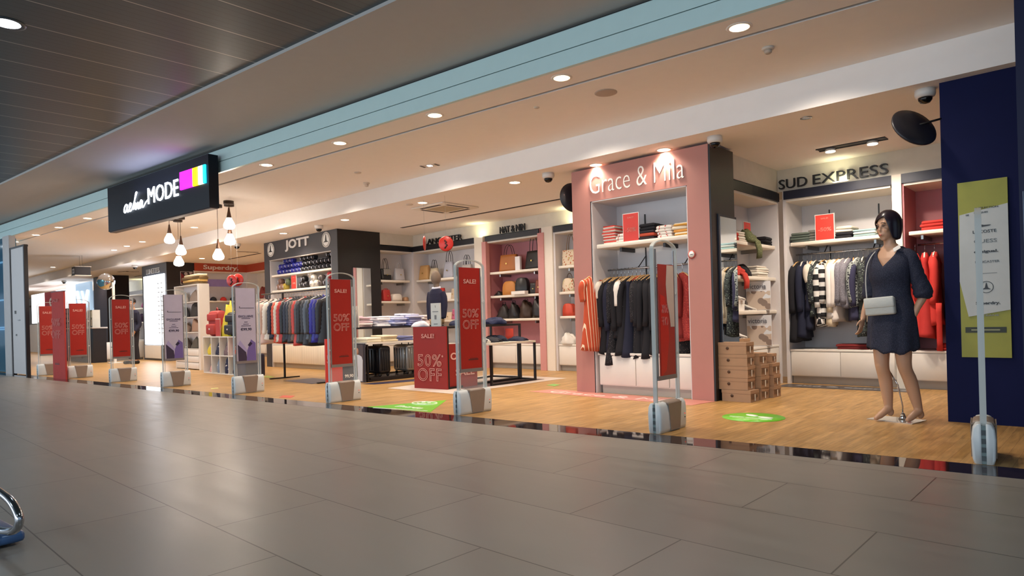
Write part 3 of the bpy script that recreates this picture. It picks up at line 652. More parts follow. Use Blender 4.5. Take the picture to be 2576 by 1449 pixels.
t = thing('wall_sign', 'small red sign with a white letter C on the far glowing wall', 'sign', (-34.3, 7.2, 1.75)); BX('board', (0, 0, 0), (1.7, .06, .85), M('a82430', .5), t); text('C', WHITE, (1.1, -.01, .4), .55, .38, parent=t, bold=.06)
t = thing('tall_cabinet', 'white tall glazed cabinet left of the plain black column', 'cabinet', (-28.3, 7.4, 0)); BX('body', (0, 0, 0), (.95, .5, 2.4), M('c5b9b4', .5), t)
for k in (0, 1): BX('door', (.06 + k * .43, -.02, .95), (.46 + k * .43, 0, 1.75), M('e8e4de', .3), t, .004)
# hanging checkout sign
hx, hy = ay(204, 679, 5.6)[0], 5.6
t = thing('hanging_sign', 'small black box sign hanging over the tills at the far left', 'sign', (hx, hy, 2.66))
BX('sign_box', (-.19, -.19, -.12), (.19, .19, .12), M('26242a', .4), t); BX('top_cap', (-.21, -.21, .12), (.21, .21, .135), CREAM, t); BX('bottom_cap', (-.21, -.21, -.135), (.21, .21, -.12), CREAM, t)
BX('sign_face', (-.11, -.196, -.07), (.09, -.19, .07), M('d8dce2', .4), t); MB().box((-.08, -.2, -.02), (.06, -.196, .025)).build('sign_marks', M('8a8e96', .4), t)
for sx in (-.14, .14): MB().tube([(sx, 0, .13), (sx, 0, .46)], .004, 5).build('hanging_wire', M('777777', .4), t)
# till counters
t = thing('till_counter', 'black till counter behind the red banners at the far left', 'counter', (-24.6, 5.66, 0))
BX('body', (0, 0, 0), (3.0, .34, .98), M('1d1a20', .4), t); BX('counter_top', (-.03, -.03, .98), (3.03, .37, 1.02), M('c9c4be', .4), t, .008)
BX('front_panel', (.3, -.02, .1), (1.9, 0, .9), M('2c2830', .3), t)
t = thing('white_cabinet', 'low white cabinet behind the second red gate poster', 'cabinet', (-22.02, 6.06, 0), math.radians(100))
BX('body', (0, 0, .06), (1.15, .5, .56), CAB, t); BX('plinth', (.02, .03, 0), (1.13, .48, .06), M('8f8a84', .5), t)
for k in (0, 1): BX('door', (.02 + k * .56, -.016, .08), (.56 + k * .56, 0, .54), CAB, t, .003)

# --- tables
TB = M('201a1a', .4, .3); TT = M('ded6c8', .45)
def table(lab, loc, rz, W, L, H, top, group=None, bars=True):
    t = thing('display_table', lab, 'table', loc, rz, group)
    BX('table_top', (0, 0, H - .03), (W, L, H), top, t)
    for y in (0, L - .03):
        for x in (0, W - .03): BX('leg', (x, y, 0), (x + .03, y + .03, H - .03), TB, t)
    for x in (0, W - .03): BX('side_rail', (x, .03, 0), (x + .03, L - .03, .03), TB, t)
    BX('back_rail', (.03, L - .03, 0), (W - .03, L, .03), TB, t)
    return t
TALLC = table('tall black table with a red 50% OFF front panel, boy mannequin on top', (-7.44, 5.95, 0), math.radians(8), .6, 1.8, .87, TB)
p = BX('front_panel', (-.015, -.02, .0), (.6, 0, .87), M('8e221b', .5, spec=.3), TALLC)
LB = M('dba79c', .5)
text('50%', LB, (.29, -.03, .40), .44, .17, outline=.014, bold=.01, depth=.006, parent=p, space=1.1); text('OFF', LB, (.29, -.03, .20), .44, .18, outline=.014, depth=.006, parent=p, space=1.1)
text('SALE!', M('c98a80', .5), (.27, -.03, .74), .24, .06, parent=p, bold=.02)
text('*', LB, (.53, -.03, .46), .03, .03, parent=p)
table('low black framed table with white top at the right of the sale tables', (-7.00, 6.66, 0), .02, .36, 1.0, .61, TT)
t = thing('sale_box', 'low red sale box beside the tall red panel', 'display plinth', (-6.95, 6.03, 0)); BX('box', (-.0, 0, 0), (.06, .60, .62), M('8e221b', .5), t)
text('SALE', LB, (.065, .36, .22), .36, .1, face='+X', parent=t, bold=.02); text('C', LB, (.065, .14, .45), .1, .1, face='+X', parent=t, bold=.03)
table('long low table of folded trousers with suitcases beneath', (-9.37, 6.11, 0), 0, .51, 1.7, .63, TT)
t = thing('suitcase_platform', 'black platform under the two suitcases', 'platform', (-9.36, 6.2, 0)); BX('deck', (.02, 0, .0), (.46, 1.45, .06), M('241d1c', .4), t)
table('tall black table stacked with folded pastel shirts', (-10.0, 6.3, 0), 0, .55, 1.95, .87, M('221e26', .4))
t = thing('counter_card', 'charcoal end panel with a printed man in white shirt and dark tie', 'display panel', (-9.40, 6.06, 0))
BX('panel', (0, 0, 0), (.55, .02, .62), M('343038', .5), t)
pic = BX('picture', (.2, -.008, .0), (.52, 0, .6), M('54494a', .6), t)
cut = [(-.13, -.28), (.13, -.28), (.15, .05), (.12, .11), (.04, .14), (-.04, .14), (-.12, .11), (-.15, .05)]
MB().prism(cut, 0, .006, mat=Matrix.Translation((.36, -.008, .3)) @ Matrix.Rotation(PI / 2, 4, 'X')).build('printed_shirt', M('dcdde2', .6), pic)
MB().prism([(-.012, .12), (.012, .12), (.02, -.2), (0, -.25), (-.02, -.2)], 0, .004, mat=Matrix.Translation((.35, -.014, .3)) @ Matrix.Rotation(PI / 2, 4, 'X')).build('printed_tie', M('4a505a', .6), pic)
MB().lathe([(.0001, 0), (.042, 0), (.042, .005), (.0001, .005)], 16, mat=Matrix.Translation((.36, -.008, .49)) @ Matrix.Rotation(PI / 2, 4, 'X') @ Matrix.Diagonal((1, 1.35, 1, 1))).build('printed_face', M('b98468', .6), pic)
# floor mats and stickers
def decal(name, lab, cat, poly, m, z=.003):
    t = MB().prism(poly, .0005, z).build(name, m); return tag(t, lab, cat)
decal('floor_mat', 'white floor mat under the red sale tables', 'mat', [(-7.8, 5.72), (-6.42, 5.72), (-6.42, 8.1), (-8.0, 8.1)], M('dccfc4', .4))
decal('floor_mat', 'grey inner mat inside the white floor mat', 'mat', [(-7.2, 6.2), (-6.62, 6.2), (-6.62, 7.8), (-7.3, 7.8)], M('57474a', .4), .005)
decal('floor_sticker', 'dark slate floor sticker in front of the suitcase table', 'floor sticker', [(-8.75, 5.9), (-8.45, 5.95), (-8.1, 7.3), (-8.5, 7.35)], M('3f3b52', .35))
decal('floor_sticker', 'dark slate floor sticker left of the suitcase table', 'floor sticker', [(-10.5, 5.55), (-9.5, 5.5), (-9.5, 6.0), (-10.5, 6.1)], M('3f3b52', .35))
pk = decal('floor_sticker', 'pink floor sticker with white lettering in front of the pink column', 'floor sticker', [(-5.7, 6.42), (-3.35, 6.30), (-3.28, 6.70), (-5.6, 6.78)], M('d08a7c', .4))
text('Grace & Mila', M('f5d9d0', .4), (-4.5, 6.52, .004), 1.9, .17, face='up', depth=.002, parent=pk, rz=-.04)
sd = decal('floor_sticker', 'dark floor sticker with pale sud express lettering', 'floor sticker', [(-3.3, 8.42), (-1.75, 8.5), (-1.8, 8.85), (-3.28, 8.78)], M('4b4748', .35))
text('sud & express', M('a8a4a2', .4), (-2.5, 8.64, .004), 1.25, .12, face='up', depth=.002, parent=sd, bold=.02)
# green triangle with Entrée, and green footprints disc
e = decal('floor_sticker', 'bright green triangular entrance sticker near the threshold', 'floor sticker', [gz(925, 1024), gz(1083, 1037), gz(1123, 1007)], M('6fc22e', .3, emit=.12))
text('Entrée', M('eaf7dc', .4), (*gz(1032, 1025), .004), .42, .1, face='up', depth=.002, parent=e, bold=.03, rz=.05)
gx, gy = gz(1068, 1015); MB().tube([(gx + .17 * math.cos(a * PI / 12), gy + .12 * math.sin(a * PI / 12), .004) for a in range(24)], .008, 5, closed=True).tube([(gx - .05, gy + .05, .004), (gx - .05, gy, .004)], .012, 5).tube([(gx + .05, gy + .05, .004), (gx + .05, gy, .004)], .012, 5).tube([(gx - .08, gy - .04, .004), (gx, gy - .08, .004), (gx + .08, gy - .04, .004)], .01, 5).build('smiley', M('eaf7dc', .4), e)
a_, b_ = Vector(gz(940, 1026)), Vector(gz(1075, 1034)); MB().tube([(a_.x, a_.y, .003), (b_.x, b_.y, .003)], .02, 4, mat=Matrix.Diagonal((1, 1, .2, 1))).build('stripe', M('eaf7dc', .4), e)
gc = Vector(gz(1895, 1050)); g = thing('floor_sticker', 'round green floor sticker with white footprints', 'floor sticker', (gc.x, gc.y, 0))
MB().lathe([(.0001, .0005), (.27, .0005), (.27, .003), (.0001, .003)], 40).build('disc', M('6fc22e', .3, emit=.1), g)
for sx, sy, a in ((-.05, .09, .2), (.1, .03, .5)):
    MB().lathe([(.0001, .003), (.04, .003), (.04, .005), (.0001, .005)], 16, mat=Matrix.Translation((sx, sy, 0)) @ Matrix.Rotation(a + .8, 4, 'Z') @ Matrix.Diagonal((1, 1.9, 1, 1))).build('footprint', M('f2fbe8', .4), g)
MB().box((-.2, -.065, .003), (-.06, -.04, .0045)).build('text_line', M('e6f5d8', .4), g); MB().box((-.05, -.065, .003), (.19, -.04, .0045)).build('text_line', M('e6f5d8', .4), g); MB().box((-.14, -.14, .003), (.1, -.11, .0045)).build('text_line', M('c4e29a', .4), g)
def q4(pts): return [gz(*p) for p in pts]
decal('floor_sticker', 'small green sticker between the sale tables and the pink column', 'floor sticker', q4([(1375, 969), (1392, 966), (1410, 968), (1395, 972)]), M('7fb85a', .4))
decal('floor_sticker', 'tiny yellow green sticker left of the clothes rack foot', 'floor sticker', q4([(660, 948), (672, 945), (692, 948), (678, 951)]), M('b5c25a', .4))
decal('floor_sticker', 'tiny yellow sticker in front of the white cube shelf', 'floor sticker', q4([(530, 977), (548, 975.5), (550, 977.5), (532, 979)]), M('d5d27a', .4))
decal('floor_sticker', 'small red sticker on the wood left of the third gate', 'floor sticker', q4([(702, 1000), (712, 995), (742, 996), (732, 1001)]), M('d2503a', .4))
# ================================================================== GOODS
ORD = ['first', 'second', 'third', 'fourth', 'fifth', 'sixth', 'seventh', 'eighth', 'ninth', 'tenth', 'eleventh', 'twelfth', 'thirteenth', 'fourteenth', 'fifteenth', 'sixteenth', 'seventeenth', 'eighteenth', 'nineteenth', 'twentieth', 'twenty-first', 'twenty-second', 'twenty-third', 'twenty-fourth']
WOODH = M('c9a06a', .5); TAGM = M('f2eee8', .6)
def garment_mb(L=.7, sleeve=.5, flare=.05, half=.21, thick=.045, quilt=0.0, seed=0, waist=0.0, fold=.12):
    r_ = random.Random(seed); ph = r_.random() * 6; k1 = r_.choice((5, 6, 7)); n = 24; rows = max(14, int(L / .035) if quilt else int(L / .06))
    mb = MB(); rings = []
    prof = [(-.10, .06, .028), (-.115, .085, .032), (-.14, .14, .04), (-.17, half - .01, .045)]
    zs = [p[0] for p in prof] + [-.17 - (L - .07) * i / rows for i in range(1, rows + 1)]
    for i, z in enumerate(zs):
        if i < 4: hw, ht = prof[i][1], prof[i][2]
        else:
            t = (i - 3) / rows; hw = half - .02 - waist * math.sin(t * PI) + flare * t * t; ht = thick + flare * .5 * t
        t = max(0, (-z - .17)) / L
        ring = []
        for k in range(n):
            q = 2 * PI * k / n; amp = fold * t * (1 - .6 * (quilt > 0))
            m_ = 1 + amp * math.sin(k1 * q + ph) + amp * .5 * math.sin((k1 + 4) * q + 2 * ph)
            cx = math.cos(q); sy = math.sin(q)
            px = math.copysign(abs(cx) ** .8, cx) * ht * m_; py = math.copysign(abs(sy) ** .8, sy) * hw * (1 + amp * .25 * math.sin(3 * q + ph))
            if quilt and i >= 3: b = 1 + quilt * (abs(math.sin(PI * (-z) / .062)) - .4); px *= b; py *= 1 + (b - 1) * .25
            ring.append((px, py, z + (.015 * math.sin(2 * q + ph) if i == len(zs) - 1 else 0)))
        rings.append(ring)
    mb.loft(rings)
    if sleeve:
        for s in (-1, 1):
            m = max(8, int(sleeve / .03) if quilt else 9); pts = []; rad = []
            bend = r_.uniform(-.03, .03)
            for i in range(m + 1):
                t = i / m; pts.append((bend * math.sin(t * PI) + .01 * s, s * (half - .055 + .055 * math.sin(min(1, t * 3) * PI / 2) + .012 * t), -.16 - sleeve * t))
                rr = .052 * (1 - .32 * t) * (thick / .045) ** .5
                if quilt: rr *= 1 + quilt * (abs(math.sin(PI * sleeve * t / .062)) - .4)
                rad.append(rr if i else .03)
            mb.tube(pts, rad, 10)
    return mb
def hanger(parent, col=WOODH):
    h = MB().tube([(0, -.19, -.165), (0, -.1, -.115), (0, 0, -.092), (0, .1, -.115), (0, .19, -.165)], .009, 6).build('hanger', col, parent)
    MB().tube([(0, 0, -.09), (0, 0, -.03), (0, .012, .0), (0, .0, .016), (0, -.014, .006)], .0028, 5).build('hook', CHROME, h); return h
def garment(name, lab, cat, loc, rz, m, group, hcol=WOODH, tagp=False, collar=None, **kw):
    o = garment_mb(**kw).build(name, m); o.location = loc; o.rotation_euler = (0, 0, rz); tag(o, lab, cat, group)
    hanger(o, hcol)
    if tagp: BX('price_tag', (.03, -.16, -.32), (.034, -.12, -.24), TAGM, o)
    if collar: MB().tube([(.0, -.05, -.09), (.035, 0, -.12), (0, .05, -.09), (-.035, 0, -.10)], .014, 6, closed=True).build('collar', collar, o)
    return o
GR = 'dark clothes hanging in the pink column bay'
BK = M('15141b', .9, bump=.1); NV = M('191d33', .9, bump=.1); CRM = M('d9cfc0', .9, bump=.1); RUST = M('b5482f', .85); 
BKD = speckle('17161c', '6a6468', 70, .22); BKS = speckle('15141a', '8c8488', 90, .18)
ORS = stripes('bf4a28', 'ecd6b8', 24, 1, .17, name='orange_striped_cloth', wob=.05)
rx0, ry, rz_ = PCX0 + .36, PCY + .28, 1.53
g1 = [('blouse', 'cream blouse', CRM, dict(L=.55, sleeve=.2)), ('dress', 'plain black dress', BK, dict(L=1.0, sleeve=.55, flare=.08)), ('dress', 'navy dress', NV, dict(L=.95, sleeve=.6, flare=.06)),
      ('dress', 'black speckled dress with a trailing hem', BKD, dict(L=1.12, sleeve=.5, flare=.1)), ('jacket', 'black jacket with a white tag strip', BK, dict(L=.8, sleeve=.6)), ('blouse', 'white short blouse', M('e9e3da', .9), dict(L=.42, sleeve=.3)),
      ('dress', 'black flared dress', BK, dict(L=1.0, sleeve=.55, flare=.12)), ('dress', 'navy long dress', NV, dict(L=1.02, sleeve=0, flare=.1)), ('blouse', 'rust patterned top', RUST, dict(L=.5, sleeve=0, half=.15)),
      ('dress', 'black sequinned dress', BKS, dict(L=.95, sleeve=.5, flare=.05)), ('dress', 'black dress', BK, dict(L=1.04, sleeve=.55, flare=.08)), ('dress', 'black sleeved dress', BK, dict(L=1.0, sleeve=.6, flare=.05)),
      ('dress', 'wide black dress', BK, dict(L=1.03, sleeve=.55, flare=.1)), ('jacket', 'black jacket', BK, dict(L=.92, sleeve=.6)), ('dress', 'black dress with grey cord', BK, dict(L=1.0, sleeve=.5, flare=.08))]
for i, (n, l, m, kw) in enumerate(g1):
    kw['L'] -= .05
    garment(n, '%s, %s from the left on the pink column rail' % (l, ORD[i]), n.split('_')[-1], (rx0 + .055 * i, ry, rz_), R.uniform(-.25, .1), m, GR, tagp=i in (4, 7, 13), seed=i + 1, **kw)
o = garment('dress', 'orange and white striped dress hanging at the left edge of the pink bay', 'dress', (PCX0 + .255, 6.80, 1.56), -.12, ORS, GR, L=.93, sleeve=.26, flare=.09, half=.19, thick=.05, seed=77)
o = garment('dress', 'dark red lace dress hanging at the right end of the pink bay', 'dress', (PCX1 - .50, 6.98, 1.53), .9, speckle('8e2420', 'b8483a', 60, .3), GR, L=.78, sleeve=.45, flare=.12, seed=78, waist=.02, tagp=True)
o = garment('dress', 'second dark red dress behind the lace one at the right end', 'dress', (PCX1 - .62, 7.02, 1.53), .7, M('7e211e', .9), GR, L=.74, sleeve=.45, flare=.1, seed=79)

# right bay rail
GR = 'clothes on the rail behind the mannequin'
GRY = speckle('75727a', '9a97a0', 120, .35); GRN = speckle('23262a', '7f8a80', 45, .3, h3='3c4440'); BWS = stripes('16161a', 'd8d6d2', 9, 2, .5); BWC = stripes('17171b', 'e3e0da', 7, 2, .5, axis2=1, freq2=9)
g2 = [('coat', 'long black coat', BK, dict(L=1.05, sleeve=.62, flare=.08)), ('dress', 'long navy dress', NV, dict(L=1.0, sleeve=.6, flare=.08)), ('tunic', 'navy tunic', NV, dict(L=.9, sleeve=.6)), ('top', 'white top', CRM, dict(L=.5, sleeve=.22)),
      ('shirt', 'dark green leafy print shirt', GRN, dict(L=.72, sleeve=.5)), ('top', 'black and white striped top', BWS, dict(L=.75, sleeve=.5)), ('jacket', 'black and white checked jacket', BWC, dict(L=.85, sleeve=.55, flare=.05)), ('cardigan', 'long cream cardigan', M('d5c5a8', .95, bump=.3), dict(L=.85, sleeve=.62)),
      ('blouse', 'white blouse', M('eae5e0', .9), dict(L=.75, sleeve=.55)), ('blouse', 'second white blouse', M('e2d8cf', .9), dict(L=.8, sleeve=.55)), ('jumper', 'grey marl jumper', GRY, dict(L=.6, sleeve=.5)), ('jumper', 'grey mottled jumper', GRY, dict(L=.62, sleeve=.52)),
      ('dress', 'plum navy dress', M('34334e', .9), dict(L=.78, sleeve=.55)), ('shirt', 'grey graphic print shirt', speckle('8f9490', '26282e', 35, .38), dict(L=.62, sleeve=.5)), ('dress', 'dark grey print dress', GRN, dict(L=.98, sleeve=.5, flare=.06)), ('trousers', 'black trousers', BK, dict(L=.95, sleeve=0, half=.16)),
      ('cardigan', 'cream speckled knit cardigan', speckle('dccdb4', '8d7f70', 80, .2), dict(L=.8, sleeve=.66, thick=.055)), ('jumper', 'taupe marl jumper', speckle('6f655f', '978c84', 120, .3), dict(L=.62, sleeve=.5)), ('blouse', 'blue grey blouse', M('5c6a80', .9), dict(L=.6, sleeve=.5)), ('jacket', 'black jacket', BK, dict(L=.85, sleeve=.6)), ('dress', 'dark navy dress', NV, dict(L=.9, sleeve=.5))]
for i, (n, l, m, kw) in enumerate(g2):
    garment(n, '%s, %s from the left on the rail behind the mannequin' % (l, ORD[i]), n, (-3.22 + .0565 * i, 9.11, 1.70), R.uniform(-.15, .35), m, GR, hcol=M('e6ded0', .5) if i % 3 else WOODH, tagp=i in (8, 13, 17), seed=i + 21, **kw)
GR = 'red clothes right of the mannequin'
RC = M('c8322a', .85, bump=.15)
for i, (n, l, m, x, kw) in enumerate([('dress', 'bright red dress right beside the mannequin', RC, -1.86, dict(L=.95, sleeve=.5, flare=.1)), ('dress', 'bright red long dress, middle of the red rail', M('b92c27', .85), -1.76, dict(L=1.0, sleeve=0, flare=.14)),
        ('cardigan', 'bright red pleated cardigan with a long hanging sash', RC, -1.66, dict(L=.85, sleeve=.55, flare=.08)), ('jacket', 'navy jacket between the red dresses', NV, -1.50, dict(L=.8, sleeve=.62)), ('dress', 'bright red dress touching the navy wall', RC, -1.42, dict(L=.9, sleeve=.5, flare=.1)), ('dress', 'dark plum dress at the navy wall', M('4a1c28', .9), -1.33, dict(L=1.0, sleeve=0)), ]):
    o = garment(n, l, n, (x, 9.11, 1.70), R.uniform(-.1, .5), m, GR, hcol=M('e6ded0', .5), seed=i + 61, **kw)
    if 'sash' in l: MB().loft([[(.05 + .03 * math.cos(q * PI / 4), -.25 + .012 * math.sin(q * PI / 4), -.7 - .11 * j) for q in range(8)] for j in range(6)]).build('sash', RC, o)

# free standing jacket rack
rk = thing('clothes_rack', 'black floor rack carrying the row of quilted jackets', 'clothes rack', (-11.75, 5.85, 0))
MB().tube([(-.05, 0, 1.52), (2.45, 0, 1.52)], .013, 8).build('clothes_rail', BLKM, rk)
for x in (.74, 2.3):
    BX('post', (x - .014, -.014, 0.02), (x + .014, .014, 1.52), BLKM, rk); BX('foot', (x - .02, -.28, 0), (x + .02, .28, .02), BLKM, rk)
GR = 'quilted jackets on the floor rack'
PK = stripes('d9b3a8', 'c49a8e', 14, 2, .15); 
cols = [('dusty brown', 'a98478'), ('pale pink', 'e0c0b2'), ('blush pink', 'd8b8aa'), ('ivory', 'e6dccd'), ('dark navy', '23263a'), ('orange', 'cc4a28'), ('cream', 'd8d2c0'), ('scarlet', 'c0302a'), ('black', '1a1a20'), ('midnight blue', '1c2036'), ('slate', '30323c'), ('taupe', '6d5a4e'), ('coral red', 'c8453c'), ('grey', '4a4a50'), ('jet black', '17171b'), ('dark grey', '2d2f36'), ('blue grey', '55606e'), ('charcoal', '222228'), ('royal blue', '2a2a9c'), ('deep blue', '24247c'), ('ink black', '16161c')]
for i, (cn, h) in enumerate(cols):
    garment('puffer_jacket', '%s quilted jacket, %s from the left on the floor rack' % (cn, ORD[i]), 'jacket', (-11.70 + (.17 * i if i < 5 else .85 + .098 * (i - 5)), 5.85, 1.50), R.uniform(-.35, -.05), M(h, .45, var=.12), GR, hcol=M('3a3a3a', .5) if i % 4 else WHITE, tagp=i in (6, 12), L=.72 + R.uniform(-.04, .08), sleeve=.55, thick=.062, quilt=.2, half=.23, seed=i + 90, collar=M(h, .45, var=.12))
# dark clothes in the white bay left of the charcoal column
t = rk2 = bpy.data.objects.get('shelf_unit.007')
GR = 'dark clothes left of the charcoal column'
for i in range(8):
    garment('coat', 'dark coat, %s from the left in the bay left of the charcoal column' % ORD[i], 'coat', (-18.9 + .16 * i, 9.62, 1.24), R.uniform(-.3, .3), (BK, NV, M('2c2c34', .9), M('d8d4ce', .9))[i % 4 if i < 3 else i % 3], GR, L=.72, sleeve=.5, seed=i + 130)

# ---------------- folded goods
def folded_mb(w_=.26, d=.30, h=.03, seed=0):
    r_ = random.Random(seed); mb = MB().bev((-w_ / 2, 0, 0), (w_ / 2, d, h), min(.014, h * .45), n=2)
    v = []
    for (x, y, z) in mb.v:
        v.append((x + .006 * math.sin(y * 25 + seed), y + .008 * math.sin(x * 22 + seed * 2), z + (.35 * h * math.sin(x * 16 + seed) * (y / d) * .4 if z > h * .5 else 0)))
    mb.v = v
    mb.bev((-w_ / 2 + .01, .012, h * .93), (w_ / 2 - .02, d * .55, h * 1.12), .004)
    return mb
def stack(name, cat, lab, loc, rz, mats, group, w_=.26, d=.30, h=.03, jit=.012, rj=.06):
    z = loc[2]; n = len(mats)
    for k, m in enumerate(mats):
        pos = 'bottom one' if k == 0 else ('top one' if k == n - 1 else '%s up' % ORD[k])
        if n == 1: L = lab
        else: L = '%s, %s' % (lab, pos)
        hh = h * R.uniform(.85, 1.15)
        o = folded_mb(w_ * R.uniform(.95, 1.03), d * R.uniform(.93, 1.0), hh, R.randint(0, 99)).build(name, m)
        o.location = (loc[0] + R.uniform(-jit, jit), loc[1] + R.uniform(0, jit), z); o.rotation_euler = (0, 0, rz + R.uniform(-rj, rj)); z += hh * 1.04 + .001
        tag(o, L, cat, group)
    return z
RS = stripes('c6392c', 'efe3d8', 26, 2, .5, wob=.2); RW = speckle('ece4da', 'c0392f', 30, .25); YC = stripes('e8dcc0', 'd39a42', 18, 2, .4)
G = 'folded tops on the shelf in the pink column'; sy = PCY + .06; sz = 1.84
stack('folded_tee', 'top', 'red and white folded top at the left end of the pink bay shelf', (-4.66, sy, sz), 0, [RS, RS, RS, RS, RS, RS], G, .19, .3, .034)
stack('folded_tee', 'top', 'white red printed top just left of the sale card', (-4.46, sy, sz), 0, [RW, RW, RW], G, .17, .3, .034)
stack('folded_tee', 'top', 'dark folded top right of the pink bay sale card', (-4.13, sy, sz), 0, [M('2a2024', .9), RUST, M('2c262c', .9), BK, BK], G, .22, .3, .034)
stack('folded_tee', 'top', 'white lettered top in the middle right of the pink bay shelf', (-3.90, sy, sz), 0, [RW, RW, RW, RW], G, .2, .3, .034)
stack('folded_tee', 'top', 'yellow and cream top at the right end of the pink bay shelf', (-3.69, sy, sz), 0, [YC, M('e2a04e', .9), M('e9dcc4', .9), YC], G, .19, .3, .034)
def sale_card(loc, lab, w_=.22, h=.31, face='-Y', txt='-50%'):
    t = thing('sale_card', lab, 'sign', loc, 0 if face == '-Y' else PI / 2, 'red sale cards on the shelves')
    BX('holder', (-w_ / 2 - .008, -.004, 0), (w_ / 2 + .008, .008, h + .008), M('e9dfd8', .3), t); BX('card', (-w_ / 2, -.007, .004), (w_ / 2, -.004, h), M('cf3c30', .45), t)
    text(txt, M('eab0a2', .5), (0, -.009, h * .42), w_ * .72, h * .15, outline=.012, bold=.01, depth=.003, parent=t); text('SALE!', M('dd8d80', .5), (0, -.009, h * .86), w_ * .4, h * .06, parent=t, depth=.002)
    return t
sale_card((-4.34, PCY + .07, 1.84), 'red minus 50 percent card on the shelf inside the pink column', .21, .33)
sale_card((-2.82, 8.93, 1.85), 'red minus 50 percent card on the shelf left of the mannequin', .22, .32)
sale_card((-3.62, 8.42, 1.82), 'red minus 50 percent card on the side shelf above the shoe boxes', .2, .3, '+X')
G = 'folded clothes on the shelf behind the mannequin'
stack('folded_jumper', 'jumper', 'grey green folded jumper at the left end of the wide bay shelf', (-3.14, 8.93, 1.85), 0, [M('4c5650', .95), M('59625a', .95), M('515a52', .95), M('5f685f', .95)], G, .24, .3, .03)
stack('folded_jumper', 'jumper', 'grey folded jumper touching the sale card left side', (-2.99, 8.96, 1.85), 0, [M('6b6862', .95), M('77736c', .95), M('6a665f', .95), M('7d7972', .95)], G, .14, .3, .035)
stack('folded_jumper', 'jumper', 'black or white folded jumper right of the sale card', (-2.60, 8.93, 1.85), 0, [BK, BK, M('dcd6c8', .9), M('d2c9b8', .9)], G, .2, .3, .035)
stack('folded_jumper', 'jumper', 'pale blue edged folded jumper in the middle of the wide shelf', (-2.37, 8.93, 1.85), 0, [M('8fa9a8', .9), M('c8d0cb', .9), M('8ba3a6', .9)], G, .26, .3, .03)
G2 = 'red folded tops beside the navy wall'
stack('folded_jumper', 'jumper', 'bright red folded jumper on the shelf by the navy wall', (-1.62, 8.93, 1.85), 0, [RC, RC, RC], G2, .3, .32, .035)
stack('folded_jumper', 'jumper', 'red folded jumper on the cabinet by the navy wall', (-1.45, 8.93, .45), 0, [RC, M('a82a26', .9)], G2, .34, .32, .035)
stack('folded_jumper', 'jumper', 'dark red folded jumper on the cabinet under the dark clothes', (-2.55, 8.98, .45), 0, [M('6c1f20', .9), M('7c2322', .9)], G2, .4, .3, .03)
# side bay goods (faces +X): x is depth here
G = 'folded clothes in the side bay'
def sidestack(lab, y, z, mats, w_=.26, h=.03, name='folded_shirt', cat='shirt'): stack(name, cat, lab, (-3.44, y, z), PI / 2, mats, G, w_, .3, h)
sidestack('red folded shirt at the left end of the side bay top shelf', 7.66, 1.82, [M('b33228', .9), M('c03a2e', .9)], .2, .05)
sidestack('white folded shirt on the side bay top shelf', 7.86, 1.82, [CRM, M('e4ddd0', .9), CRM, M('e0d8ca', .9)], .3, .03)
sidestack('black folded shirt at the right end of the side bay top shelf', 8.68, 1.82, [BK, BK, BK], .26, .035)
sidestack('white folded shirt on the side bay middle shelf', 8.45, 1.40, [CRM, M('e8e2d6', .9), CRM, M('e4ddd0', .9), CRM], .34, .03)
def lump(name, lab, cat, loc, s, m, seed, group=None, drape=None):
    r_ = random.Random(seed); mb = MB(); rings = []
    for i in range(9):
        t = i / 8; ph = t * PI / 2; rr = math.cos(ph) ** .6; ring = []
        for k in range(20):
            q = 2 * PI * k / 20; w_ = 1 + .16 * math.sin(3 * q + seed + t * 3) + .1 * math.sin(7 * q + seed * 2 + 5 * t) + .05 * math.sin(5 * q - 9 * t + seed)
            ring.append((rr * w_ * math.cos(q) * s[0] / 2, rr * w_ * math.sin(q) * s[1] / 2, math.sin(ph) * s[2] * (1 + .15 * math.sin(2 * q + seed) + .12 * math.sin(5 * q + 7 * t + seed))))
        rings.append(ring)
    mb.loft(rings); o = mb.build(name, m); o.location = loc; tag(o, lab, cat, group)
    if drape:
        dx, dy, dz, w_ = drape
        pts = [(0, 0, s[2] * .5), (dx * .5, dy * .5, s[2] * .45), (dx * .95, dy * .95, .01), (dx * 1.1, dy * 1.1, -dz * .5), (dx * 1.05, dy * 1.05, -dz)]
        MB().loft([[(p[0] + (-dy and .0) + w_ / 2 * math.cos(q * PI / 4) * (1 if abs(dy) > abs(dx) else .25), p[1] + w_ / 2 * math.sin(q * PI / 4) * (.25 if abs(dy) > abs(dx) else 1), p[2] + .01 * math.sin(q)) for q in range(8)] for p in pts]).build('hanging_fold', m, o)
    return o
OLV = speckle('565a38', '7c7d56', 40, .3)
lump('draped_jacket', 'olive green jacket draped over the side bay top shelf', 'jacket', (-3.52, 8.12, 1.82), (.28, .42, .15), OLV, 3, drape=(.16, .02, .2, .16))
lump('scarf', 'crumpled red scarf spilling over the side bay middle shelf', 'scarf', (-3.54, 7.78, 1.40), (.26, .38, .12), M('c23a2c', .85), 5, drape=(.15, .03, .16, .14))
lump('folded_bag', 'black soft bag on the side bay middle shelf', 'bag', (-3.58, 8.08, 1.40), (.26, .36, .13), BK, 8)
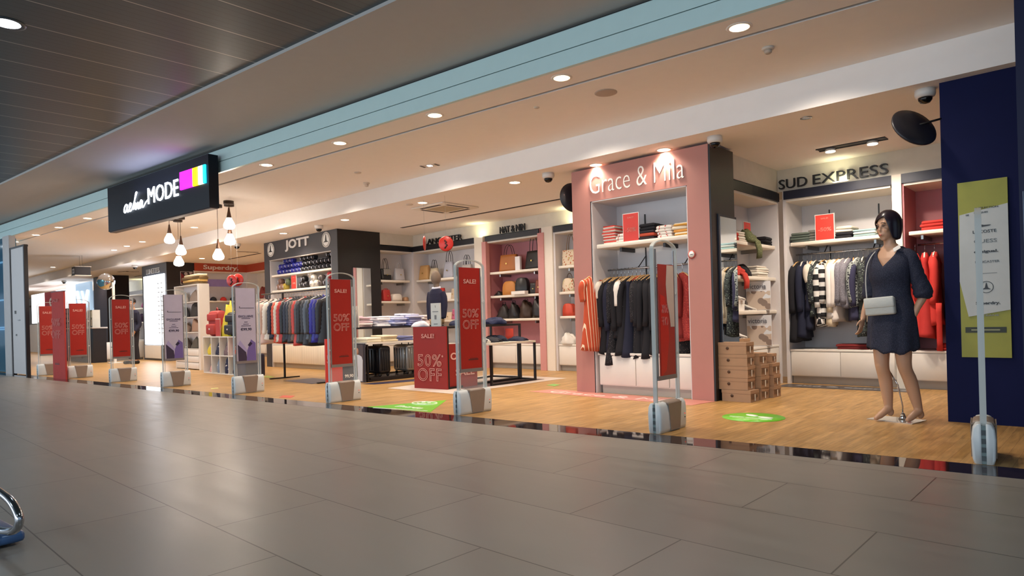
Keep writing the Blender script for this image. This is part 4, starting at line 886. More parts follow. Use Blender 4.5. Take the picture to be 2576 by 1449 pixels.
# posters with shop lettering in the side bay, shoes and shoe boxes
def vic(y, z, lab, h=.38):
    t = thing('printed_board', lab, 'poster', (ay(1908, 760, y)[0], y, z), .35)
    BX('board', (-.15, 0, 0), (.15, .08, h), M('dcdcde', .5), t)
    BX('picture', (-.145, -.004, .01), (.145, 0, h * .66), speckle('c9b8a8', '8d7c72', 9, .4, h3='dfe3e8'), t)
    text('victoria', M('5a5a62', .5), (-.02, -.006, h * .82), .23, .06, parent=t)
vic(8.45, .97, 'upper printed poster reading victoria, behind the shoes'); vic(8.40, .51, 'lower printed poster reading victoria, on the side cabinet', .4)
BOXM = M('a98566', .75, bump=.05); KR = M('b7906c', .75)
def shoe_box(loc, rz, lab, dims=(.32, .20, .125), m=BOXM, logo=True, group='brown shoe boxes'):
    t = thing('shoe_box', lab, 'shoe box', loc, rz, group); a, b, h = dims
    BX('box', (0, 0, 0), (a, b, h * .84), m, t); BX('lid', (-.003, -.003, h * .72), (a + .003, b + .003, h), m, t)
    if logo:
        MB().lathe([(.0001, 0), (.016, 0), (.016, .002), (.0001, .002)], 16, mat=Matrix.Translation((a * .36, -.0035, h * .5)) @ Matrix.Rotation(PI / 2, 4, 'X')).build('round_logo', M('4e3423', .6), t)
        BX('end_print', (a + .0035, b * .1, h * .3), (a + .0045, b * .42, h * .68), M('6f5138', .6), t); BX('end_print', (a + .0035, b * .6, h * .35), (a + .0045, b * .85, h * .6), M('6f5138', .6), t)
        BX('size_label', (a + .0035, b * .45, h * .1), (a + .005, b * .56, h * .66), M('e8dfd0', .6), t)
    return t
for k, (dx, rz) in enumerate([(.02, -.02), (-.015, .03), (-.01, .02), (-.015, .03), (-.02, .015)]):
    shoe_box((-3.27 + dx, 6.80, .127 * k), rz, 'brown shoe box in the tall front stack, %s' % ['lowest', 'second from the floor', 'third from the floor', 'fourth from the floor', 'topmost'][k])
for k in range(4): shoe_box((-3.25 + R.uniform(-.01, .02), 7.06, .127 * k), R.uniform(-.03, .03), 'brown shoe box in the middle stack, %s' % ['lowest', 'second from the floor', 'third from the floor', 'topmost'][k])
for k in range(3): shoe_box((-3.22 + R.uniform(-.01, .02), 7.31, .127 * k), R.uniform(-.03, .03), 'brown shoe box in the rear stack, %s' % ['lowest', 'second from the floor', 'topmost'][k])
shoe_box((-3.2, 7.34, .381), .1, 'brown shoe box lying on top of the rear stack', (.28, .17, .1))
for k, (y, z, l, w_) in enumerate([(7.5, .97, 'white shoe box on the side bay lower shelf, under the shoes', .26), (8.62, .97, 'kraft shoe box on the side bay lower shelf beside the poster', .2)]):
    shoe_box((-3.50, y + (.06 if k else .25), z), PI / 2, l, (w_ * (.6 if k else 1), .22, .13 if k == 0 else .3), WHITE if k == 0 else KR, False)
for k, (y, l) in enumerate([(7.68, 'kraft shoe box on the side cabinet, leftmost'), (7.87, 'kraft shoe box on the side cabinet, second from the left')]): shoe_box((-3.46, y, .51), PI / 2, l, (.18, .26, .12), KR, False)
shoe_box((-3.5, 8.7, .51), PI / 2, 'tall kraft box on the side cabinet right of the poster', (.12, .22, .32), KR, False)
def shoe(loc, rz, m, lab, group=None, first={}):
    mb = MB(); rings = []
    for i in range(10):
        t = i / 9; x = -.12 + .25 * t; w_ = .036 + .012 * math.sin(t * PI); h = .075 * (1 - t) ** .8 + .035 * math.sin(min(1, t * 1.3) * PI) * .5 + .012; w_ *= (1 if t < .9 else .6)
        rings.append([(x, w_ * math.cos(q * PI / 6), .012 + max(0, h * (.5 + .5 * math.sin(q * PI / 6)))) for q in range(12)])
    o = mb.loft(rings).build('shoe', m); o.location = loc; o.rotation_euler = (0, 0, rz); tag(o, lab, 'shoe', group)
    MB().prism([(-.13, -.038), (.09, -.045), (.135, 0), (.09, .045), (-.13, .038)], 0, .014).build('sole', WHITE, o); return o
for k, (y, z, c, l) in enumerate([(7.78, 1.10, 'e9e6e0', 'white trainer on top of the white shoe box'), (7.9, 1.10, 'e0dcd4', 'second white trainer on top of the white shoe box'), (8.1, .97, '4c4648', 'dark trainer in front of the upper poster'), (8.22, .97, 'cfc8be', 'pale trainer in front of the upper poster'), (7.74, .63, '33303a', 'dark trainer on the kraft boxes'), (7.92, .63, 'e6e2dc', 'white trainer on the kraft boxes')]):
    shoe((-3.58, y, z), .3, M(c, .6), l, 'trainers in the side bay')
MB_ = lump('shoe_pile', 'red strappy sandals on the cabinet inside the pink bay', 'sandals', (-4.20, 6.92, .5), (.24, .16, .11), speckle('b53c2a', '5a1f1c', 30, .3), 4)
lump('handbag', 'black studded handbag on the cabinet at the right of the pink bay', 'handbag', (-3.77, 6.95, .5), (.22, .18, .20), speckle('191619', '8d6a5a', 60, .2), 6)

# sale table goods
G = 'folded shirts on the tall left table'
pal = [('pink and white', ['d9c2c6', 'e8dede', 'd7bcc4', 'e6dcdc', 'cdb4c0']), ('white', ['e8e6ea', 'dcdce6', 'c9cce0', 'e8e8ee', 'e4e4ea']), ('pale blue', ['a9b0d6', 'c4c8e4', '8f97c8', 'b9bfe0', 'dfe0ee']), ('lilac blue', ['7d84bd', '8d93c8', 'a7acd6', '9298ca', 'c0c2e0', 'd5d6ea']), ('cream pink', ['e0cdc8', 'ecdfda', 'd8c2bc', 'efe6e2', 'e9dcd6'])]
for i, (n, cs) in enumerate(pal):
    for j in range(2):
        stack('folded_shirt', 'shirt', '%s shirt, %s pile from the front, %s side of left table' % (n, ORD[i], 'right' if j == 0 else 'left'), (-9.86 + .26 * (1 - j), 6.38 + .36 * i, .871), PI / 2 * 0 + .1, [M(c, .8, bump=.1) for c in cs], G, .24, .30, .034, .03, .3)
G = 'folded trousers on the low left table'
pal = [('cream', ['ddd0b4', 'e6dcc6']), ('sand', ['d6c5a2', 'e2d4b8', 'ddd0b4']), ('slate blue', ['5f6490', '6a6f9a']), ('ivory', ['e4dac6', 'dccdb0']), ('grey blue', ['7a7f9c', 'd8d0c0'])]
for i, (n, cs) in enumerate(pal):
    stack('folded_trousers', 'trousers', '%s folded trousers, %s from the front on the low left table' % (n, ORD[i]), (-9.12, 6.16 + .33 * i, .631), 0, [M(c, .85) for c in cs], G, .40, .29, .035, .015, .12)
G = 'dark clothes on the right sale tables'
for i, (x, y, z, s, l, h) in enumerate([(-7.2, 7.35, .87, (.36, .32, .09), 'navy folded jeans at the far right end of the tall sale table', '1d2342'), (-7.28, 7.05, .87, (.36, .3, .08), 'navy jumper next to the end of the tall sale table', '20264a'), (-7.35, 6.75, .87, (.38, .28, .07), 'navy trousers in the middle of the tall sale table', '1b2040'),
        (-6.85, 7.45, .61, (.34, .28, .06), 'navy jumper at the far end of the low white topped table', '20243a'), (-7.05, 7.2, .61, (.38, .3, .08), 'dark blue tangled trousers in the middle of the low table', '1c2236'), (-6.92, 6.95, .61, (.36, .3, .07), 'dark charcoal top on the low white topped table', '24242c')]):
    lump('folded_clothes', l, 'clothes', (x, y, z), s, M(h, .9, bump=.2), i * 3 + 1, G)
lump('striped_top', 'white top with dark stripes at the near end of the low table', 'top', (-6.95, 6.72, .61), (.4, .22, .08), stripes('ded8ce', '5a5a60', 14, 1, .3), 11, G)
lump('folded_shirt', 'white shirt lying at the mannequin base on the tall sale table', 'shirt', (-7.50, 6.12, .87), (.3, .2, .07), M('dcd8dc', .85), 2, G)
t = thing('price_card', 'grey printed card standing in front of the boy mannequin', 'card', (-7.18, 6.12, .87)); BX('card', (-.1, 0, 0), (.1, .02, .33), M('bfc3bf', .5), t)
text('T', M('55585c', .5), (0, -.003, .28), .02, .03, parent=t, depth=.002); MB().box((-.06, -.003, .205), (.06, 0, .215)).box((-.02, -.003, .1), (.02, 0, .16)).box((-.04, -.003, .03), (.04, 0, .04)).build('card_print', M('6a6d70', .5), t)
t = thing('price_card', 'tall white card standing among the shirts on the left table', 'card', (-9.5, 6.34, .87)); BX('card', (-.09, 0, 0), (.09, .015, .36), M('eae4d8', .5), t); BX('card_print', (-.04, -.002, .27), (.04, 0, .29), M('b8a890', .5), t)
t = thing('price_card', 'small orange red card on the low white topped table', 'card', (-6.98, 7.42, .74)); BX('card', (-.08, 0, -.13), (.08, .01, .06), M('d8452e', .5), t)
t = thing('card_box', 'orange box behind the tall red sale panel', 'box', (-7.5, 6.9, .9)); t.location = (-7.0, 6.66, .61); BX('body', (-.1, 0, 0), (.1, .12, .2), M('c43c28', .5), t)
def suitcase(loc, rz, m, lab, w_=.42, d=.24, h=.5):
    t = thing('suitcase', lab, 'suitcase', loc, rz, 'suitcases on the platform')
    MB().bev((-w_ / 2, 0, .05), (w_ / 2, d, h), .045, n=3).build('shell', m, t)
    for k in range(5): 
        x = -w_ / 2 + .06 + k * (w_ - .12) / 4; MB().tube([(x, -.004, .1), (x, -.006, h - .06)], .007, 6).build('rib', m, t)
    for k in range(4): MB().tube([(w_ / 2 + .002, .05 + k * .047, .1), (w_ / 2 + .004, .05 + k * .047, h - .06)], .006, 6).build('rib', m, t)
    MB().tube([(-.1, d / 2, h), (-.1, d / 2, h + .05), (.1, d / 2, h + .05), (.1, d / 2, h)], .009, 6).build('handle', BLKM, t)
    for x in (-w_ / 2 + .05, w_ / 2 - .05):
        for y in (.04, d - .04): MB().lathe([(.0001, -.012), (.025, -.012), (.025, .012), (.0001, .012)], 14, mat=Matrix.Translation((x, y, .026)) @ Matrix.Rotation(PI / 2, 4, 'Y')).build('wheel', BLKM, t)
suitcase((-9.12, 6.38, .06), .05, M('18181c', .3), 'black ribbed suitcase under the low left table'); suitcase((-9.12, 6.95, .06), -.05, M('8e8d8a', .3, .6), 'silver ribbed suitcase under the low left table')
suitcase((-9.12, 7.3, .06), -.05, M('4a3c38', .4), 'dark brown suitcase behind the silver one')

# rolled quilted packs in the charcoal column
def pack(loc, m, lab, r_=.062, h=.13, group='rolled jackets in the charcoal column', rz=0):
    t = MB().lathe([(r_ * .35, 0), (r_ * .9, .006), (r_, h * .3), (r_ * .98, h * .7), (r_ * .8, h * .88), (r_ * .3, h * .96), (r_ * .35, h), (.0001, h * 1.02)], 14, mat=Matrix.Rotation(PI / 2, 4, 'X')).build('rolled_jacket', m)
    t.location = (loc[0], loc[1] + h, loc[2] + r_); t.rotation_euler = (0, 0, rz); tag(t, lab, 'rolled jacket', group)
    MB().tube([(-.012, -h - .004, r_ * .3), (0, -h - .008, .0), (.006, -h - .006, -r_ * .5)], .006, 5).build('toggle', M('d8d6e4', .4), t)
for row in range(3):
    for k in range(16):
        if row == 2 and k in (0, 1, 5, 6, 11, 12, 13): continue
        col = ['2e3296', '2b2f8c', '262a80', '232770'][k % 4] if k < 7 else ['16161c', '1b1b22', '121217'][k % 3]
        pack((JX0 + .48 + k * .147 + (.07 if row % 2 else 0), JY + .06, 2.07 + .112 * row), M(col, .35, var=.15), '%s rolled jacket, %s from the left, %s row of the top shelf' % ('blue' if k < 7 else 'black', ORD[k], ['bottom', 'middle', 'upper'][row]), r_=.06)
row2 = [('8c6a5c', 'brown', 0, 0), ('9a7560', 'tan', .14, 0), ('b8a040', 'mustard', .28, 0), ('7c5c50', 'brown upper', .07, .12), ('5e6a4c', 'olive', .4, .1), ('17171c', 'black', 1.0, 0), ('1b1b20', 'black second', 1.16, 0), ('141419', 'black upper', 1.08, .12), ('e6dfd2', 'white', 1.42, 0), ('ded6c8', 'white second', 1.58, 0), ('e9e2d6', 'white upper', 1.48, .12), ('cfc6b8', 'beige upper', 1.36, .2), ('6c6460', 'grey', 1.78, .1), ('5e5652', 'grey lower', 1.74, 0), ('a83038', 'red upper', 2.1, .14), ('9a2a34', 'red lower', 2.12, .0), ('3a3a40', 'dark grey', 1.95, 0)]
for h, n, dx, dz in row2: pack((JX0 + .45 + dx, JY + .06, 1.72 + dz), M(h, .4, var=.15), '%s rolled jacket on the lower shelf of the charcoal column' % n, r_=.075)
sale_card((JX0 + 1.2, JY + .06, 1.72), 'salmon red card among the rolled jackets in the charcoal column', .2, .29, txt='-50%')
def spl(P, m=5):
    P = [Vector(p) for p in P]; S = []
    for i in range(len(P) - 1):
        a, b, c, d_ = P[max(i - 1, 0)], P[i], P[i + 1], P[min(i + 2, len(P) - 1)]
        for k in range(m):
            u = k / m; S.append(.5 * ((2 * b) + (c - a) * u + (2 * a - 5 * b + 4 * c - d_) * u * u + (3 * b - a - 3 * c + d_) * u ** 3))
    S.append(P[-1]); return S
# ================================================================== HANDBAGS
def tote(loc, rz, lab, m, w_=.3, h=.22, d=.13, taper=.8, hh=.18, cat='handbag', group=None, hm=None, flap=None, z0=0):
    t = thing('handbag', lab, cat, loc, rz, group); rings = []
    for i in range(7):
        u = i / 6; a = w_ / 2 * (1 - (1 - taper) * u) * (1 + .04 * math.sin(u * PI)); b = d / 2 * (1 - .5 * u); n_ = 20
        rings.append([(math.copysign(abs(math.cos(q)) ** .35, math.cos(q)) * a, d / 2 + math.copysign(abs(math.sin(q)) ** .5, math.sin(q)) * b, h * u) for q in [2 * PI * k / n_ for k in range(n_)]])
    MB().loft(rings).build('body', m, t)
    if hh:
        for y in (d * .32, d * .68):
            MB().tube([(w_ * .24 * math.cos(q * PI / 10), y, h * .92 + hh * math.sin(q * PI / 10)) for q in range(11)], .006, 6).build('handle', hm or m, t)
    if flap: BX('flap', (-w_ * .36, -.006, h * .45), (w_ * .36, .012, h * .96), flap, t, .005)
    MB().box((-.012, -.008, h * .42), (.012, 0, h * .5)).build('clasp', M('c9a85a', .3, .8), t)
    return t
def domebag(loc, rz, lab, m, w_=.3, h=.2, d=.12, hh=.0, group=None, rim=None):
    t = thing('handbag', lab, 'handbag', loc, rz, group)
    def arch(s): return [(-w_ / 2 * s, 0)] + [(w_ / 2 * s * math.copysign(abs(math.cos(q)) ** .6, math.cos(q)) * -1, .3 * h + h * .7 * s * math.sin(q) ** .8) for q in [PI * k / 12 for k in range(0, 13)]] + [(w_ / 2 * s, 0)]
    A = Matrix.Rotation(PI / 2, 4, 'X')
    ar = arch(1.0); rings = []
    for s, y in ((.86, 0), (.97, .015), (1, .03), (1, d - .03), (.97, d - .015), (.86, d)): rings.append([(x * s, y, max(0, z * (.9 + .1 * s))) for x, z in ar])
    MB().loft(rings).build('body', m, t)
    if rim: MB().tube([(x * 1.0, .03, z) for x, z in ar[1:-1]], .006, 6).build('piping', rim, t)
    if hh: MB().tube([(w_ * .22 * math.cos(q * PI / 10), d / 2, h * .95 + hh * math.sin(q * PI / 10)) for q in range(11)], .007, 6).build('handle', rim or m, t)
    return t
def bagY(px, py_, Y): return ay(px, py_, Y)[0]
G = 'handbags on the rose backed shelves'
TAN = M('a8642c', .45); BKL = M('1c1a1c', .4); BRN = M('7a3a26', .45); CAM = M('bd7a35', .5)
YB = 9.24
tote((-8.72, YB, 1.86), .1, 'tan boxy handbag on the top shelf of the rose bay', TAN, .42, .32, .2, .9, .22, group=G, hm=M('40231a', .5))
tote((-8.08, YB, 1.86), -.1, 'black handbag with a tall strap on the top shelf of the rose bay', BKL, .44, .34, .2, .85, .36, group=G)
t = thing('price_card', 'small white card between the two bags on the rose bay top shelf', 'card', (-8.43, YB, 1.86)); BX('card', (-.06, 0, 0), (.06, .05, .26), M('e8e2e2', .5), t)
domebag((-8.68, YB, 1.40), 0, 'camel rounded handbag with dark piping on the rose bay middle shelf', CAM, .36, .27, .14, group=G, rim=BKL)
domebag((-8.36, YB, 1.40), .2, 'black domed handbag on the rose bay middle shelf', BKL, .28, .32, .14, group=G)
tote((-8.06, YB, 1.40), .2, 'small black box bag on the rose bay middle shelf', BKL, .16, .2, .12, .95, .0, group=G)
tote((-7.93, YB, 1.40), 0, 'reddish brown handbag on the right of the rose bay middle shelf', BRN, .2, .25, .14, .95, .0, group=G)
lump('purse', 'small dark purse with strap at the left of the rose bay middle shelf', 'handbag', (-8.98, YB + .06, 1.40), (.22, .14, .08), BKL, 4, G)
t = thing('display_block', 'low white block under the black domed bag', 'box', (-8.32, YB - .13, 1.40)); BX('body', (-.17, 0, 0), (.17, .1, .06), WHITE, t)
for k, (x, m, s, l) in enumerate([(-8.88, M('2c2624', .5), (.3, .2, .24), 'dark handbag at the left of the rose bay lower shelf'), (-8.62, BKL, (.34, .2, .26), 'slouchy black handbag, second on the rose bay lower shelf'), (-8.3, M('3c2a20', .5), (.34, .22, .28), 'dark brown handbag, third on the rose bay lower shelf'), (-7.98, BKL, (.36, .22, .3), 'black backpack at the right of the rose bay lower shelf')]):
    o = lump('handbag', l, 'handbag', (x, YB + .08, .95), s, m, k + 3, G); MB().tube([(-.06, 0, s[2] * .9), (-.03, 0, s[2] + .08), (.03, 0, s[2] + .08), (.06, 0, s[2] * .9)], .007, 6).build('handle', m, o)
G = 'handbags on the white shelves'
FLO = speckle('e0cdb2', 'b5673f', 22, .3, h3='c8b890')
tote((-7.20, YB, 1.86), .05, 'cream floral handbag on the top shelf next to the pink column', FLO, .34, .28, .16, 1.05, .3, group=G, hm=M('8b6b4c', .5))
domebag((-7.25, YB, 1.40), 0, 'small cream floral handbag on the middle shelf next to the pink column', FLO, .26, .24, .14, .1, group=G, rim=M('54402f', .5))
domebag((-7.27, YB, .97), 0, 'orange red handbag on the lower shelf next to the pink column', M('c8452c', .5), .24, .22, .14, group=G, rim=M('8b2c1e', .5))
lump('handbag', 'white soft handbag on the cabinet next to the pink column', 'handbag', (-7.25, YB, .47), (.34, .2, .17), M('e9e4dc', .6), 5, G)
for (px, py_, l, m, w_, h, hh, tp, k) in [(1066, 700, 'yellow ochre tote bag at the left of the wide white top shelf', M('cda066', .6), .32, .32, .0, .8, 't'), (1128, 692, 'silver grey bucket bag with two handles on the wide white top shelf', M('b5b6c2', .4), .32, .34, .26, .7, 't'), (1090, 697, 'pale beige bag behind the boy mannequin head', M('dfcfae', .6), .24, .24, .2, .8, 't'), (1172, 690, 'clear grey tote bag at the right of the wide white top shelf', M('c4bab2', .4), .3, .24, .22, .9, 't')]:
    tote((bagY(px, py_, 9.3), 9.26, 1.84), .0, l, m, w_, h, .16, tp, hh, group=G, hm=M('4c4644', .5))
for (px, l, m, w_, h, z) in [(1112, 'red wallet bag behind the boy mannequin shoulder', M('c4352c', .5), .12, .25, 1.39), (1128, 'white card box on the wide white middle shelf', WHITE, .22, .14, 1.39), (1142, 'small beige bag at the right of the wide middle shelf', M('c9b49c', .5), .14, .22, 1.39), (1128, 'cream bag behind the shirts on the wide lower shelf', M('e0cbb0', .5), .2, .16, .96), (1142, 'pink and lilac card on the wide lower shelf', M('c86a8a', .5), .12, .22, .96)]:
    tote((bagY(px, 750, 9.3), 9.26, z), 0, l, m, w_, h, .12, .95, 0, group=G)
def sideb(fn, y, z, lab, m, **kw): return fn((-11.50, y, z), PI / 2, lab, m, group=G, **kw)
sideb(tote, 8.50, 1.84, 'black handbag with looped handles left of the corner on the top side shelf', BKL, w_=.26, h=.24, d=.15, taper=.95, hh=.24, hm=M('3a3634', .5), flap=M('8a8580', .4))
sideb(tote, 8.86, 1.84, 'silver white handbag in the corner of the top side shelf', M('c0bfc4', .3), w_=.26, h=.26, d=.15, taper=.85, hh=.16)
sideb(tote, 8.50, 1.39, 'red handbag on the lower side shelf', M('b02e2a', .5), w_=.2, h=.24, d=.15, taper=.9, hh=.05)
sideb(domebag, 8.76, 1.39, 'white rounded handbag on the lower side shelf', M('e6ddd2', .5), w_=.26, h=.16, d=.14)
sideb(domebag, 9.0, 1.39, 'small beige purse on the lower side shelf', M('b08a6a', .5), w_=.12, h=.09, d=.1)
tote((-11.34, 8.05, 1.84), PI / 2, 'orange handbag reflected beside the wall mirror', M('d8572c', .5), .16, .2, .12, .9, 0, group=G) if False else None

# ================================================================== RED CORNER STOCK
cube = thing('cube_shelf', 'white cube shelf with small bags and caps near the threshold', 'shelf unit', (-14.02, 5.66, 0))
CW, CD, CHh = 1.56, .36, .75; cs = CW / 4
for k in range(5): BX('divider', (k * cs - .012, 0, 0), (k * cs + .012, CD, CHh), CAB, cube)
for z in (0.0, .355, CHh - .02): BX('shelf', (0, .002, z), (CW, CD - .002, z + .02), CAB, cube)
BX('back_panel', (0, CD - .01, 0), (CW, CD, CHh), CAB, cube)
G = 'small goods in the white cube shelf'
items = [('e0c63c', 'yellow soft toy', .2, 1), ('2c2e44', 'navy cap pile', .24, 1), ('7a6468', 'brown and white bag', .3, 1), ('c0392c', 'red cap pile', .3, 1), ('d9a6a0', 'pink folded bag', .12, 0), ('8a94a4', 'grey blue scarf pile', .24, 0), ('30324c', 'navy and white bag', .28, 0), ('2b2a3c', 'dark bag', .2, 0)]
for i, (h, l, s, r_) in enumerate(items): lump('soft_goods', '%s in the %s row of the white cube shelf' % (l, 'upper' if r_ else 'lower'), 'soft goods', (-14.02 + cs * (i % 4 + .5), 5.82, .375 if r_ else .02), (.26, .24, s), speckle(h, 'cfc8c0', 16, .2), i, G)
def backpack(loc, lab, m, s=1.0):
    t = thing('backpack', lab, 'backpack', loc, .1)
    MB().bev((-.2 * s, 0, 0), (.2 * s, .2 * s, .5 * s), .07 * s, n=3).build('body', m, t); MB().bev((-.15 * s, -.07 * s, .04), (.15 * s, .01, .24 * s), .03, n=2).build('front_pocket', m, t)
    MB().bev((-.17 * s, -.03 * s, .3 * s), (.17 * s, .02, .44 * s), .02, n=2).build('flap', m, t); MB().tube([(-.05, .1 * s, .49 * s), (0, .1 * s, .56 * s), (.05, .1 * s, .49 * s)], .01, 6).build('handle', m, t)
    MB().box((-.02, -.076 * s, .13 * s), (.02, -.07 * s, .16 * s)).build('logo_patch', M('d8c8c0', .5), t); return t
backpack((-13.72, 5.74, .75), 'large red backpack on top of the white cube shelf', M('a3302c', .6), 1.05)
lump('jacket', 'bright yellow jacket heaped on the white cube shelf', 'jacket', (-13.12, 5.84, .75), (.46, .3, .58), M('d8c436', .6), 3); backpack((-12.86, 5.72, .75), 'black backpack in front of the yellow jacket', M('22242c', .6), .95)
t = thing('sale_card', 'small red framed card in front of the red backpack', 'sign', (-13.36, 5.69, .75), 0, 'red sale cards on the shelves'); BX('holder', (-.11, 0, 0), (.11, .008, .36), M('d8a8a0', .4), t); BX('card', (-.1, -.004, .01), (.1, 0, .34), M('b8403c', .45), t)
t = thing('storage_bin', 'dark navy square bin full of blue belts beside the cube shelf', 'bin', (-12.42, 5.55, 0)); MB().bev((0, 0, 0), (.5, .4, .42), .03).build('body', M('2a2840', .6), t)
MB().tube([(.14, -.005, .3), (.25, -.01, .34), (.36, -.005, .3)], .008, 6).build('handle', M('55527a', .5), t)
for k in range(3): tag(MB().tube([(-12.3 + k * .13 + .05 * math.cos(q * PI / 8), 5.65, .44 + .07 + .1 * math.sin(q * PI / 8)) for q in range(16)], .012, 6, closed=True).build('belt', M('2c3a8c', .5)), '%s blue coiled belt sticking out of the navy bin' % ORD[k], 'belt', 'blue belts in the bin')
ds = thing('drawer_shelf', 'tall white shelf of folded bags with four drawers below', 'shelf unit', (-16.3, 5.95, 0)); DW = 1.42
BX('side_panel', (0, 0, 0), (.05, .22, 1.9), CAB, ds); BX('side_panel', (DW - .1, 0, 0), (DW, .22, 1.9), CAB, ds); BX('back_panel', (.05, .2, 0), (DW - .1, .22, 1.9), INW, ds)
for z in (.45, .82, 1.16, 1.5, 1.88): BX('shelf', (.05, 0, z), (DW - .1, .2, z + .02), CAB, ds)
for k in range(3): BX('drawer', (.055, -.01, .02 + k * .145), (DW - .105, .02, .155 + k * .145), CAB, ds, .004)
G = 'goods on the tall white drawer shelf'
for i, (x, z, s, h, l) in enumerate([(.35, .47, (.5, .15, .2), '4a3c34', 'brown box'), (.95, .47, (.4, .15, .22), '5c564c', 'patterned brown bag'), (.35, .84, (.5, .15, .2), '8a7466', 'taupe bag'), (.95, .84, (.45, .15, .24), 'a88670', 'tan bag'), (.3, 1.18, (.4, .15, .2), '2a2628', 'black bag'), (.95, 1.18, (.4, .15, .26), '3a3634', 'dark tilted bag'), (.3, 1.52, (.4, .15, .2), 'c9beb2', 'cream bag'), (.95, 1.52, (.45, .15, .22), '9a887a', 'beige brown bag')]):
    lump('soft_bag', '%s, %s item of the tall drawer shelf from below' % (l, ORD[i]), 'bag', (-16.3 + x, 6.06, z), s, M(h, .7), i + 2, G)
stack('folded_jumper', 'jumper', 'brown or cream jumper on top of the tall drawer shelf', (-15.4, 5.97, 1.9), 0, [M('5e4a30', .9), M('c8a05a', .9), M('6e5430', .9), M('d8c49a', .9)], G, .9, .22, .055)
G = 'caps and goods on the red banded shelves'
def cap(loc, m, lab, rz=0):
    o = MB().lathe([(.095, 0), (.093, .04), (.07, .09), (.03, .115), (.0001, .12)], 18).build('cap', m); o.location = loc; o.rotation_euler = (0, 0, rz); tag(o, lab, 'cap', G)
    MB().prism([(.07 * math.cos(q) , -.07 - .07 * math.sin(q)) for q in [PI * k / 8 for k in range(9)]] + [(-.08, -.04), (.08, -.04)], .0, .008).build('peak', m, o)
for k, (y, h, l) in enumerate([(8.15, '3a3a40', 'grey cap, first from the left'), (8.45, '26262c', 'black cap, second from the left'), (8.75, 'd0342a', 'bright red cap, third from the left'), (9.05, '2c2e36', 'dark cap, fourth from the left'), (9.28, '6c6a52', 'olive cap, fifth from the left')]):
    cap((-20.1, y, 1.72), M(h, .7), l + ' under the Superdry letters', PI / 2)
for k, (y, h, l) in enumerate([(8.2, '55504c', 'brown cap, first from the left'), (8.6, '26262c', 'black cap with red badge, second from the left'), (8.9, '34344a', 'navy cap, third from the left'), (9.2, 'c8c6c4', 'white cap, fourth from the left')]):
    cap((-20.1, y, 1.35), M(h, .7), l + ' on the lower Superdry shelf', PI / 2)
for k, (x, z, s, h, l) in enumerate([(-19.2, 1.75, (.25, .2, .3), '8a3a34', 'dark red upright goods on the top back shelf'), (-18.8, 1.75, (.3, .2, .12), 'd8d6d2', 'white folded goods on the top back shelf'), (-19.3, 1.31, (.3, .2, .16), '2a2a30', 'dark caps on the middle back shelf'), (-18.85, 1.31, (.3, .2, .14), 'dcdad6', 'white caps on the middle back shelf')]):
    lump('soft_goods', l, 'goods', (x, 9.58, z), s, M(h, .7), k, G)
# far left stock
G = 'folded textiles on the far left shelf'
for k, (x, s, h, l) in enumerate([(-27.9, (1.3, .3, .26), '8c3a6c', 'long pile of magenta towels'), (-26.9, (1.0, .3, .2), 'b06a98', 'lilac pink towel pile'), (-25.9, (.9, .34, .34), 'dcc8a8', 'cream cushion'), (-24.9, (.6, .36, .6), 'b83428', 'bright red cushion standing upright'), (-24.3, (.5, .3, .25), 'a04a6a', 'pink towel pile beside the eyewear column')]):
    lump('towel_pile', l + ' on the far shelf', 'textiles', (x, 9.25, 1.75), s, M(h, .9), k + 1, G)
for k in range(7): lump('towel_pile', 'coloured folded towels, %s from the left on the lower far shelf' % ORD[k], 'textiles', (-28.6 + .75 * k, 9.25, 1.2), (.5, .3, .28), M(['4a3a5a', 'b84a5a', '2c3a6a', 'c86a8a', 'd8a080', '7a2c4c', 'c24a3a'][k], .9), k + 4, G)
t = thing('magazine_rack', 'grey and white leaflet rack on the far black counter', 'rack', (-22.1, 5.72, 1.02)); t.location.z = 1.02; BX('stand', (-.25, 0, 0), (.25, .2, .5), M('c9c5b8', .6), t)
for k in range(6): BX('leaflet', (-.22 + (k % 3) * .155, -.02, .04 + (k // 3) * .24), (-.1 + (k % 3) * .155, 0, .22 + (k // 3) * .24), M(['d8d4c4', '3a3634', 'b8b0a0', 'e8e4d8', '6a5a50', 'c8c8b8'][k], .6), t)
G = 'small goods on the till counter'
for k in range(6): lump('counter_goods', 'small pale goods on the black till counter, %s from the left' % ORD[k], 'goods', (-24.3 + .38 * k, 5.82, 1.02), (.26, .2, .22), M(['e0d8c8', 'c8beb0', 'a89a8c', 'd8d2c4', '5a5450', 'e6e0d4'][k], .6), k, G)
tk = thing('tall_rack', 'dark card rack at the far left beside the folding door', 'rack', (-24.5, 5.68, 1.02)); BX('stand', (0, 0, 0), (.35, .3, .62), M('2b2a30', .5), tk)
for k in range(4): BX('card_row', (.02, -.02, .04 + k * .145), (.33, 0, .13 + k * .145), M('8a8a90', .5), tk)
